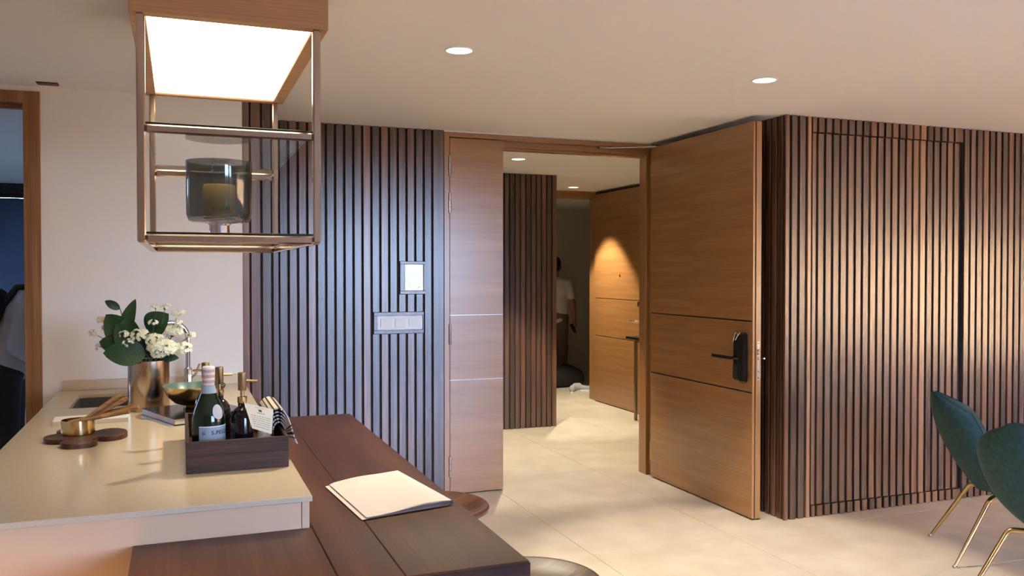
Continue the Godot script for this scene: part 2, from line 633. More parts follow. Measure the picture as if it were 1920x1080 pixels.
	for k in 5:
		st = new_st()
		box(st, Vector3(-0.046, -0.008, -0.026 + k * 0.0115), Vector3(0.046, -0.003, -0.021 + k * 0.0115), 0.0008)
		obj("slat", st, M.bronze, g)
	var a := thing("access_panel", "flush pale access panel in the ceiling over the left opening", "panel", Vector3(-0.98, CEIL, -4.86), 0)
	st = new_st()
	box(st, Vector3(-0.27, -0.004, -0.09), Vector3(0.27, 0, 0.09), 0.002)
	obj("panel", st, M.paint, a)
	st = new_st()
	for q in [[-0.285, -0.105, 0.285, -0.092], [-0.285, 0.092, 0.285, 0.105], [-0.285, -0.092, -0.272, 0.092], [0.272, -0.092, 0.285, 0.092]]:
		box(st, Vector3(q[0], -0.006, q[1]), Vector3(q[2], 0, q[3]), 0.001)
	obj("rim", st, M.paint, a)

func wall_z(st: SurfaceTool, z0: float, z1: float, x0: float, x1: float, holes: Array) -> void:
	var x := x0
	for h in holes:
		box(st, Vector3(x, 0, z0), Vector3(h[0], CEIL, z1), 0.0)
		box(st, Vector3(h[0], 0, z0), Vector3(h[1], h[2], z1), 0.0)
		box(st, Vector3(h[0], h[3], z0), Vector3(h[1], CEIL, z1), 0.0)
		x = h[1]
	box(st, Vector3(x, 0, z0), Vector3(x1, CEIL, z1), 0.0)

func wall_x(st: SurfaceTool, x0: float, x1: float, z0: float, z1: float, holes: Array) -> void:
	var z := z0
	for h in holes:
		box(st, Vector3(x0, 0, z), Vector3(x1, CEIL, h[0]), 0.0)
		box(st, Vector3(x0, 0, h[0]), Vector3(x1, h[2], h[1]), 0.0)
		box(st, Vector3(x0, h[3], h[0]), Vector3(x1, CEIL, h[1]), 0.0)
		z = h[1]
	box(st, Vector3(x0, 0, z), Vector3(x1, CEIL, z1), 0.0)

func window_z(called: String, z: float, x0: float, x1: float, y0: float, y1: float, n: int) -> void:
	var w := struct_node(called, "wide window with dark mullions")
	for i in n + 1:
		var x := lerpf(x0 + 0.02, x1 - 0.02, float(i) / n)
		var st := new_st()
		box(st, Vector3(x - 0.02, y0, z - 0.02), Vector3(x + 0.02, y1, z + 0.02), 0.002)
		obj("mullion", st, M.dark_metal, w)
	for i in n:
		var a := lerpf(x0 + 0.02, x1 - 0.02, float(i) / n) + 0.02
		var b := lerpf(x0 + 0.02, x1 - 0.02, float(i + 1) / n) - 0.02
		var st := new_st()
		quad(st, Vector3(a, y0, z), Vector3(b, y0, z), Vector3(b, y1, z), Vector3(a, y1, z))
		obj("pane", st, M.pane, w)

func window_x(called: String, x: float, z0: float, z1: float, y0: float, y1: float, n: int) -> void:
	var w := struct_node(called, "wide window with dark mullions on the right")
	for i in n + 1:
		var z := lerpf(z0 + 0.02, z1 - 0.02, float(i) / n)
		var st := new_st()
		box(st, Vector3(x - 0.02, y0, z - 0.02), Vector3(x + 0.02, y1, z + 0.02), 0.002)
		obj("mullion", st, M.dark_metal, w)
	for i in n:
		var a := lerpf(z0 + 0.02, z1 - 0.02, float(i) / n) + 0.02
		var b := lerpf(z0 + 0.02, z1 - 0.02, float(i + 1) / n) - 0.02
		var st := new_st()
		quad(st, Vector3(x, y0, b), Vector3(x, y0, a), Vector3(x, y1, a), Vector3(x, y1, b))
		obj("pane", st, M.pane, w)

# ------------------------------------------------------------------ walls of walnut slats
var slat_meshes := {}
func slat(parent: Node, x0: float, x1: float, y0: float, y1: float, z_back: float, z_face: float, m: Material) -> MeshInstance3D:
	var size := Vector3(snappedf(x1 - x0, 0.0005), snappedf(y1 - y0, 0.0005), snappedf(z_face - z_back, 0.0005))
	if not slat_meshes.has(size):
		slat_meshes[size] = box_mesh(size, 0.002)
	var o := mi("slat", slat_meshes[size], m, parent)
	o.position = Vector3((x0 + x1) * 0.5, (y0 + y1) * 0.5, (z_back + z_face) * 0.5)
	return o

func tone() -> Material:
	return M.walnut[rng.randi() % 5]

func build_slat_walls() -> void:
	var D := 0.019
	# beside the entrance
	var w := struct_node("wall_entry_left", "vertical walnut slats left of the entrance")
	var st := new_st()
	box(st, Vector3(0.34, 0, ENTRY - 0.16), Vector3(1.678, CEIL, ENTRY - D), 0.0)
	obj("backing", st, M.walnut_back, w)
	for k in range(-7, 13):
		var a := 0.887 + 0.059 * k + 0.0065
		var b := a + 0.046
		if a < 0.42: continue
		var c := (a + b) * 0.5
		if k == 12:
			b = 1.676
			a = 1.602
		var m := tone()
		var cuts := []
		if c > 1.19 and c < 1.53: cuts.append([1.114, 1.257])
		if c > 1.38 and c < 1.53: cuts.append([1.376, 1.594])
		var y := 0.0
		for q in cuts:
			slat(w, a, b, y, q[0], ENTRY - D, ENTRY, m)
			y = q[1]
		slat(w, a, b, y, CEIL, ENTRY - D, ENTRY, m)
	# short pier in line with the kitchen wall
	w = struct_node("wall_pier", "narrow slatted walnut pier at the end of the white wall")
	st = new_st()
	box(st, Vector3(0.336, 0, ENTRY - 0.02), Vector3(0.532 - D, CEIL, KIT - D), 0.0)
	obj("backing", st, M.walnut_back, w)
	for q in [[0.337, 0.3725], [0.3815, 0.4325], [0.4435, 0.491], [0.502, 0.532]]:
		slat(w, q[0], q[1], 0, CEIL, KIT - D, KIT, tone())
	for k in 9:
		var o := slat(w, 0.0, 0.046, 0, CEIL, 0.0, D, tone())
		o.rotation.y = PI / 2
		o.position = Vector3(0.532 - D * 0.5, CEIL / 2, KIT - D - 0.035 - k * 0.059)
	# long wall on the right with its two flush slatted doors
	w = struct_node("wall_slatted_right", "long wall of brown walnut slats on the right")
	st = new_st()
	box(st, Vector3(3.45 + D, 0, ENTRY - 0.16), Vector3(3.66, CEIL, SIDE - D), 0.0)
	box(st, Vector3(3.66, 0, SIDE - 0.16), Vector3(7.15, CEIL, SIDE - D - 0.013), 0.0)
	box(st, Vector3(4.906, 0, SIDE - 0.033), Vector3(7.0, CEIL, SIDE - D), 0.0)
	box(st, Vector3(3.66, 2.388, SIDE - 0.033), Vector3(4.906, CEIL, SIDE - D), 0.0)
	box(st, Vector3(3.66, 0, SIDE - 0.033), Vector3(4.906, 0.07, SIDE - D), 0.0)
	obj("backing", st, M.walnut_back, w)
	for q in [[3.449, 3.478], [3.496, 3.537], [3.555, 3.597]]:
		slat(w, q[0], q[1], 0, CEIL, SIDE - D, SIDE, tone())
	slat(w, 3.616, 3.642, 0, CEIL, SIDE - D, SIDE, M.walnut_pale)
	var x := 4.908
	while x < 6.95:
		slat(w, x, x + 0.042, 0, CEIL, SIDE - D, SIDE, tone())
		x += 0.0585
	for k in 22:
		var o := slat(w, 0.0, 0.042, 0, CEIL, 0.0, D, tone())
		o.rotation.y = PI / 2
		o.position = Vector3(3.45 + D * 0.5, CEIL / 2, SIDE - D - 0.036 - k * 0.0585)
	var d1 := struct_node("door_1", "flush slatted walnut door leaf nearer the corner of the right wall")
	var d2 := struct_node("door_2", "flush slatted walnut door leaf farther along the right wall")
	for q in [[d1, 3.655, 4.266], [d2, 4.272, 4.866]]:
		st = new_st()
		box(st, Vector3(q[1], 0.073, SIDE - 0.032), Vector3(q[2], 2.383, SIDE - D - 0.004), 0.001)
		obj("leaf", st, M.walnut_back, q[0])
	var edges := [[3.656, 3.684]]
	for j in 20:
		edges.append([3.70 + 0.0592 * j, 3.70 + 0.0592 * j + (0.038 if j == 19 else 0.042)])
	var pale := [9, 14, 15]
	var n := 0
	for q in edges:
		var m := tone()
		if n == 14 or n == 15: m = M.walnut_pale if n == 15 else M.walnut[1]
		slat(d1 if q[0] < 4.24 else d2, q[0], q[1], 0.075, 2.381, SIDE - D - 0.004, SIDE - 0.006, m)
		var wide: float = 0.03 if n == 20 else 0.0
		slat(w, q[0] - 0.002, q[1] + wide, 2.386, CEIL, SIDE - D, SIDE, m)
		slat(w, q[0], q[1] + wide, 0, 0.071, SIDE - D, SIDE, tone())
		n += 1
	# intercom and switches let into the slats
	var i := thing("intercom_panel", "glowing white intercom screen in a walnut surround", "intercom", Vector3(1.468, 1.485, ENTRY))
	ring_frame(i, Vector2(-0.095, -0.109), Vector2(0.080, 0.109), Vector2(-0.063, -0.088), Vector2(0.076 - 0.009, 0.091), -D, 0.002, M.walnut[4])
	st = new_st()
	box(st, Vector3(-0.063, -0.088, -D), Vector3(0.067, 0.091, -0.006), 0.002)
	obj("body", st, M.white, i)
	var im := Image.create(64, 88, false, Image.FORMAT_RGB8)
	im.fill(rgb8(244, 250, 255))
	im.fill_rect(Rect2i(3, 42, 18, 36), rgb8(196, 240, 240))
	im.fill_rect(Rect2i(1, 66, 9, 12), rgb8(236, 250, 248))
	im.fill_rect(Rect2i(14, 46, 10, 18), rgb8(220, 247, 244))
	im.fill_rect(Rect2i(26, 5, 12, 2), rgb8(205, 215, 225))
	for k in 8: im.fill_rect(Rect2i(44 + k, 78 - k / 2, 3, 3), rgb8(120, 160, 165))
	im.resize(128, 176, Image.INTERPOLATE_CUBIC)
	var sm := mat(Color(0.05, 0.05, 0.05), 0.15)
	sm.emission_enabled = true
	sm.emission_texture = tex(im)
	sm.emission = Color.WHITE
	sm.emission_operator = BaseMaterial3D.EMISSION_OP_MULTIPLY
	sm.emission_energy_multiplier = 1.05
	st = new_st()
	quad_uv(st, Vector3(-0.058, -0.083, -0.0055), Vector3(0.062, -0.083, -0.0055), Vector3(0.062, 0.086, -0.0055), Vector3(-0.058, 0.086, -0.0055))
	obj("screen", st, sm, i)
	i = thing("switch_panel", "white triple light switch plate in a walnut surround", "switch", Vector3(1.374, 1.1855, ENTRY))
	ring_frame(i, Vector2(-0.178, -0.0715), Vector2(0.162, 0.0715), Vector2(-0.155, -0.048), Vector2(0.155, 0.048), -D, 0.002, M.walnut[4])
	st = new_st()
	box(st, Vector3(-0.155, -0.048, -D), Vector3(0.155, 0.048, -0.006), 0.002)
	obj("plate", st, M.white_gloss, i)
	for k in 3:
		var cx := -0.092 + k * 0.095
		st = new_st()
		box(st, Vector3(cx - 0.04, -0.03, -0.007), Vector3(cx + 0.04, 0.03, -0.003), 0.0015)
		var sw := obj("switch", st, M.white_gloss, i)
		for r in 7:
			st = new_st()
			var rx := cx - 0.033 + r * 0.011
			box(st, Vector3(rx - 0.0035, -0.024, -0.003), Vector3(rx + 0.0035, 0.024, -0.0012), 0.0006)
			obj("rib", st, M.white_gloss, sw)

func ring_frame(parent: Node, lo: Vector2, hi: Vector2, ilo: Vector2, ihi: Vector2, z0: float, z1: float, m: Material) -> void:
	var q := [[lo.x, ihi.y, hi.x, hi.y], [lo.x, lo.y, hi.x, ilo.y], [lo.x, ilo.y, ilo.x, ihi.y], [ihi.x, ilo.y, hi.x, ihi.y]]
	for r in q:
		var st := new_st()
		box(st, Vector3(r[0], r[1], z0), Vector3(r[2], r[3], z1), 0.0015)
		obj("surround", st, m, parent)

# ------------------------------------------------------------------ the entrance with its two leaves
func hinge(parent: Node, at: Vector3, m: Material, r := 0.009) -> void:
	var st := new_st()
	for k in 3:
		lathe(st, [Vector2(0, -0.07 + k * 0.047), Vector2(r, -0.07 + k * 0.047), Vector2(r, -0.07 + k * 0.047 + 0.045), Vector2(0, -0.07 + k * 0.047 + 0.045)], 14, Transform3D(Basis.IDENTITY, at))
	ball(st, at + Vector3(0, 0.073, 0), Vector3(r * 0.7, 0.005, r * 0.7), 10)
	obj("hinge", st, m, parent)

func build_entrance() -> void:
	var zf := ENTRY + 0.002
	var zb := ENTRY - 0.17
	var fr := struct_node("trim_3", "light oak frame of the wide entrance")
	var st := new_st()
	box(st, Vector3(1.678, 0, zb), Vector3(1.716, 2.471, zf), 0.002)
	obj("jamb", st, M.oak_v, fr)
	st = new_st()
	box(st, Vector3(1.716, 2.439, zb), Vector3(3.30, 2.471, zf), 0.002)
	obj("head", st, M.oak, fr)
	st = new_st()
	box(st, Vector3(1.716, 2.40, zb), Vector3(3.30, 2.439, zf - 0.062), 0.002)
	obj("head_stop", st, M.oak, fr)
	st = new_st()
	box(st, Vector3(1.716, 2.385, zb), Vector3(3.30, 2.40, zf - 0.10), 0.002)
	obj("head_stop", st, M.oak, fr)
	st = new_st()
	box(st, Vector3(3.30, 0, zb), Vector3(3.45, 2.476, zf - 0.05), 0.002)
	obj("jamb", st, M.oak_v, fr)
	st = new_st()
	box(st, Vector3(3.272, 0, zb), Vector3(3.30, 2.40, zf - 0.068), 0.002)
	obj("door_stop", st, M.oak_v, fr)
	st = new_st()
	box(st, Vector3(1.678, 2.471, zb), Vector3(3.27, CEIL, zf + 0.006), 0.0005)
	obj("ceiling_bead", st, M.white, fr)
	# narrow fixed leaf
	var d := struct_node("door_3", "narrow pale oak side leaf with fine horizontal lines, closed")
	var zl := zf - 0.008
	var bands := [[0.008, 0.782], [0.787, 1.226], [1.231, 2.434]]
	for b in bands:
		st = new_st()
		box(st, Vector3(1.720, b[0], zl - 0.052), Vector3(2.106, b[1], zl), 0.0015)
		obj("panel", st, M.oak, d)
	for y in [0.7845, 1.2285]:
		st = new_st()
		box(st, Vector3(1.7205, y - 0.0026, zl - 0.05), Vector3(2.1055, y + 0.0026, zl - 0.0015), 0.0)
		obj("inlay", st, M.steel, d)
	for y in [2.243, 1.99, 1.10, 0.197]:
		hinge(d, Vector3(1.7185, y, zl + 0.005), M.chrome, 0.010)
		st = new_st()
		box(st, Vector3(1.7065, y - 0.07, zl - 0.01), Vector3(1.716, y + 0.07, zl + 0.0085), 0.001)
		obj("hinge_plate", st, M.dark_metal, d)
	st = new_st()
	box(st, Vector3(1.72, 0.0, zl - 0.03), Vector3(2.106, 0.007, zl - 0.02), 0.0)
	obj("bottom_seal", st, M.black_soft, d)
	# wide leaf, swung open against the slatted return
	var e := struct_node("door_4", "wide oak entrance door standing open, with dark grooves and an electronic lock")
	var x0 := 3.268
	var x1 := 3.322
	var z0 := ENTRY + 0.012
	var z1 := -4.412
	for b in [[0.010, 0.778], [0.786, 1.217], [1.225, 2.440]]:
		st = new_st()
		box(st, Vector3(x0, b[0], z0), Vector3(x1, b[1], z1), 0.001)
		obj("panel", st, M.oak, e)
	for y in [0.782, 1.221]:
		st = new_st()
		box(st, Vector3(x0 + 0.006, y - 0.0042, z0 + 0.001), Vector3(x1 - 0.006, y + 0.0042, z1 - 0.001), 0.0)
		obj("inlay", st, M.dark_metal, e)
	# lipping with its rebate
	st = new_st()
	box(st, Vector3(x0 + 0.021, 0.010, z1), Vector3(x1 + 0.004, 2.440, z1 + 0.012), 0.001)
	obj("lipping", st, M.oak_v, e)
	st = new_st()
	box(st, Vector3(x0, 0.010, z1), Vector3(x0 + 0.015, 2.440, z1 + 0.008), 0.001)
	obj("lipping", st, M.oak_v, e)
	st = new_st()
	box(st, Vector3(x0 + 0.0152, 0.010, z1 - 0.001), Vector3(x0 + 0.0208, 2.440, z1 + 0.001), 0.0)
	obj("seal", st, M.black_soft, e)
	for y in [2.243, 1.99, 1.10, 0.197]:
		hinge(e, Vector3(3.275, y, z0 - 0.005), M.brass, 0.008)
	# spy hole
	st = new_st()
	lathe(st, [Vector2(0, 0.006), Vector2(0.004, 0.006), Vector2(0.007, 0.004), Vector2(0.011, 0.003), Vector2(0.011, 0)], 20, Transform3D(Basis(Vector3(0, 0, 1), PI / 2), Vector3(x0, 1.487, -5.05)))
	obj("spy_hole", st, M.brass, e)
	# lock: inner body
	var lk := Node3D.new()
	lk.name = "lock"
	e.add_child(lk)
	st = new_st()
	box(st, Vector3(x0 - 0.026, 0.846, -4.575), Vector3(x0, 1.140, -4.505), 0.012)
	box(st, Vector3(x0 - 0.034, 0.836, -4.512), Vector3(x0, 1.150, -4.442), 0.014)
	obj("lock_body", st, M.black, lk)
	st = new_st()
	var arc := []
	for k in 9:
		var t := k / 8.0
		arc.append(Vector3(x0 - 0.028, 1.085 + 0.06 * sin(t * 2.4), -4.565 + 0.05 * t))
	tube(st, arc, 0.0035, 8)
	obj("trim_ring", st, M.chrome, lk)
	st = new_st()
	tube(st, [Vector3(x0 - 0.034, 1.148, -4.485), Vector3(x0 - 0.036, 1.125, -4.51), Vector3(x0 - 0.034, 1.10, -4.53)], 0.004, 8)
	obj("trim_ring", st, M.chrome, lk)
	st = new_st()
	tube(st, [Vector3(x0 - 0.02, 0.986, -4.55), Vector3(x0 - 0.058, 0.986, -4.55)], 0.011, 14)
	obj("handle_neck", st, M.chrome, lk)
	st = new_st()
	box(st, Vector3(x0 - 0.068, 0.976, -4.745), Vector3(x0 - 0.05, 0.998, -4.545), 0.004)
	obj("handle_lever", st, M.dark_metal, lk)
	st = new_st()
	box(st, Vector3(x0 - 0.028, 0.855, -4.568), Vector3(x0 - 0.0255, 0.945, -4.518), 0.001)
	obj("battery_cover", st, M.black_soft, lk)
	# faceplate in the edge
	st = new_st()
	box(st, Vector3(x0 + 0.0265, 0.862, z1 + 0.011), Vector3(x0 + 0.0475, 1.098, z1 + 0.0145), 0.0008)
	var fp := obj("faceplate", st, M.steel, lk)
	for q in [[1.035, 1.05], [1.015, 1.03]]:
		st = new_st()
		box(st, Vector3(x0 + 0.030, q[0], z1 + 0.013), Vector3(x0 + 0.044, q[1], z1 + 0.021), 0.002)
		obj("latch", st, M.bronze, lk)
	st = new_st()
	box(st, Vector3(x0 + 0.031, 0.985, z1 + 0.0135), Vector3(x0 + 0.043, 1.006, z1 + 0.0155), 0.0005)
	obj("bolt", st, M.chrome, lk)
	for y in [0.875, 0.915, 1.085]:
		st = new_st()
		lathe(st, [Vector2(0.0045, 0), Vector2(0.0035, 0.001), Vector2(0, 0.001)], 12, Transform3D(Basis(Vector3.RIGHT, PI / 2), Vector3(x0 + 0.037, y, z1 + 0.0145)))
		obj("screw", st, M.chrome, lk)
	# lock: outer body on the far face
	st = new_st()
	box(st, Vector3(x1, 0.90, -4.53), Vector3(x1 + 0.022, 1.135, -4.455), 0.01)
	obj("outer_body", st, M.black, lk)
	st = new_st()
	lathe(st, [Vector2(0, 0.068), Vector2(0.008, 0.068), Vector2(0.012, 0.062), Vector2(0.006, 0.046), Vector2(0.009, 0.03), Vector2(0.009, 0.0)], 16, Transform3D(Basis(Vector3(0, 0, 1), -PI / 2), Vector3(x1 + 0.018, 0.985, -4.47)))
	obj("outer_knob", st, M.chrome, lk)
	st = new_st()
	box(st, Vector3(x1 + 0.001, 0.862, -4.45), Vector3(x1 + 0.022, 0.955, -4.418), 0.006)
	obj("sensor_box", st, M.white, lk)
	# closer arm from the frame to the leaf
	var ca := thing("door_closer", "thin metal closer arm between the entrance frame and the open door", "door closer", Vector3.ZERO)
	st = new_st()
	box(st, Vector3(2.86, 2.424, ENTRY - 0.052), Vector3(2.93, 2.438, ENTRY - 0.02), 0.002)
	obj("bracket", st, M.steel, ca)
	st = new_st()
	tube(st, [Vector3(2.90, 2.428, ENTRY - 0.03), Vector3(3.12, 2.436, ENTRY + 0.03), Vector3(3.262, 2.4405, ENTRY + 0.10)], 0.005, 8)
	obj("arm", st, M.steel, ca)

# ------------------------------------------------------------------ lobby outside the door
func build_lobby() -> void:
	var D := 0.019
	var z := -7.83
	var w := struct_node("wall_lobby_pier", "dark slatted walnut wall seen through the entrance")
	var st := new_st()
	box(st, Vector3(0.92, 0, -9.3), Vector3(3.484 - D, CEIL, z - D), 0.0)
	obj("backing", st, M.walnut_back, w)
	for k in 26:
		var b := 3.484 - k * 0.0558
		slat(w, b - 0.044, b, 0, CEIL, z - D, z, tone())
	for k in 24:
		var o := slat(w, 0.0, 0.044, 0, CEIL, 0.0, D, tone())
		o.rotation.y = PI / 2
		o.position = Vector3(3.484 - D * 0.5, CEIL / 2, z - D - 0.034 - k * 0.0588)
	st = new_st()
	box(st, Vector3(4.78, 0, -9.3), Vector3(4.92, CEIL, ENTRY - 0.17), 0.0)
	struct("wall_lobby_right", st, M.paint, "pale wall on the right of the lobby")
	st = new_st()
	box(st, Vector3(3.45, 0, ENTRY - 0.17), Vector3(4.92, CEIL, ENTRY - 0.16), 0.0)
	box(st, Vector3(0.92, 0, ENTRY - 0.17), Vector3(1.68, CEIL, ENTRY - 0.16), 0.0)
	struct("wall_lobby_front", st, M.paint, "lobby side of the entrance wall")
	# opposite doorway
	var fr := struct_node("trim_4", "brown timber frame of the opposite doorway")
	st = new_st()
	box(st, Vector3(4.625, 0, -9.42), Vector3(4.78, CEIL, -9.24), 0.002)
	obj("jamb", st, M.oak_v, fr)
	st = new_st()
	box(st, Vector3(3.47, 2.40, -9.42), Vector3(4.625, CEIL, -9.26), 0.002)
	obj("head", st, M.oak, fr)
	var e := struct_node("door_5", "oak door of the opposite flat standing open in the lobby")
	for b in [[0.010, 0.778], [0.786, 1.217], [1.225, 2.440]]:
		st = new_st()
		box(st, Vector3(4.60, b[0], -9.225), Vector3(4.654, b[1], -8.0), 0.001)
		obj("panel", st, M.oak, e)
	for y in [0.782, 1.221]:
		st = new_st()
		box(st, Vector3(4.606, y - 0.0042, -9.22), Vector3(4.648, y + 0.0042, -8.001), 0.0)
		obj("inlay", st, M.dark_metal, e)
	st = new_st()
	lathe(st, [Vector2(0, 0.006), Vector2(0.006, 0.006), Vector2(0.013, 0.003), Vector2(0.013, 0)], 20, Transform3D(Basis(Vector3(0, 0, 1), PI / 2), Vector3(4.60, 1.487, -8.60)))
	obj("spy_hole", st, M.brass, e)
	var t := mi("number", lettering("85", 0.05, 0.004), M.dark_metal, e)
	t.rotation.y = -PI / 2
	t.position = Vector3(4.598, 1.184, -8.17)
	st = new_st()
	tube(st, [Vector3(4.60, 1.0, -8.14), Vector3(4.55, 1.0, -8.14), Vector3(4.545, 1.0, -8.16), Vector3(4.545, 1.0, -8.27)], 0.009, 10)
	obj("handle", st, M.chrome, e)
	# console
	var c := thing("console_table", "slim dark metal console table in the lobby beside the opposite door", "table", Vector3(4.52, 0, -7.6))
	st = new_st()
	box(st, Vector3(-0.245, 0.842, -0.27), Vector3(0.235, 0.87, 1.0), 0.003)
	obj("table_top", st, M.dark_metal, c)
	for q in [[-0.135, -0.25], [0.21, -0.25], [-0.135, 0.96], [0.21, 0.96]]:
		st = new_st()
		box(st, Vector3(q[0] - 0.014, 0, q[1] - 0.014), Vector3(q[0] + 0.014, 0.842, q[1] + 0.014), 0.002)
		obj("leg", st, M.bronze, c)
	# room behind the opposite doorway
	st = new_st()
	box(st, Vector3(0.92, 0, -12.2), Vector3(8.9, CEIL, -12.05), 0.0)
	struct("wall_far", st, M.paint, "wall of the dark room behind the opposite doorway")
	st = new_st()
	box(st, Vector3(0.92, 0, -9.42), Vector3(3.47, CEIL, -9.30), 0.0)
	box(st, Vector3(4.78, 0, -9.42), Vector3(8.9, CEIL, -9.30), 0.0)
	struct("wall_opposite", st, M.paint, "wall that holds the opposite doorway")
	st = new_st()
	box(st, Vector3(8.75, 0, -12.2), Vector3(8.9, CEIL, SIDE), 0.0)
	struct("wall_outer", st, M.paint, "outer wall of the opposite flat")
	# things heaped on the floor behind that doorway
	var bag := thing("duffel_bag", "black bag slumped on the floor behind the opposite doorway", "bag", Vector3(4.78, 0, -10.55), 0.1)
	st = new_st()
	blend_body(st, [[Vector3(-0.24, 0.14, 0), Vector3(0.18, 0.13, 0.0), 0.13, 0.12], [Vector3(-0.1, 0.19, -0.03), Vector3(0.1, 0.2, -0.03), 0.1, 0.09], [Vector3(-0.25, 0.1, 0.06), Vector3(0.2, 0.09, 0.06), 0.09, 0.085]], 0.02, 0.06)
	obj("body", st, M.black_soft, bag)
	st = new_st()
	var hp := []
	for k in 9: hp.append(Vector3(-0.12 + 0.03 * k, 0.25 + 0.07 * sin(PI * k / 8.0), 0.04))
	tube(st, hp, 0.011, 8)
	obj("carry_strap", st, M.trousers, bag)
	for q in [[4.70, -9.98, 0.7, "pale sneaker lying in front of the black bag"], [4.83, -10.06, -0.3, "silvery shoe beside the pale sneaker by the door jamb"], [4.93, -9.95, 1.4, "shiny shoe nearest the opposite door jamb"]]:
		var sh := thing("shoe", q[3], "shoe", Vector3(q[0], 0, q[1]), q[2], "shoes on the floor behind the opposite doorway")
		st = new_st()
		blend_body(st, [[Vector3(-0.09, 0.045, 0), Vector3(0.09, 0.035, 0), 0.038, 0.03], [Vector3(-0.09, 0.07, 0), Vector3(-0.03, 0.075, 0), 0.032, 0.03]], 0.012, 0.02)
		obj("upper", st, M.jacket, sh)
		st = new_st()
		var pl := PackedVector2Array()
		for k in 20:
			var a := TAU * k / 20.0
			pl.append(Vector2(cos(a) * 0.135, sin(a) * 0.043 * (1.0 + 0.15 * cos(a))))
		slab(st, pl, 0.0, 0.02, 0.003)
		obj("sole", st, M.white, sh)
		st = new_st()
		for k in 3: tube(st, [Vector3(0.0 + k * 0.02, 0.066 - k * 0.004, -0.022), Vector3(0.01 + k * 0.02, 0.075 - k * 0.004, 0), Vector3(0.0 + k * 0.02, 0.066 - k * 0.004, 0.022)], 0.004, 6)
		obj("laces", st, M.white, sh)

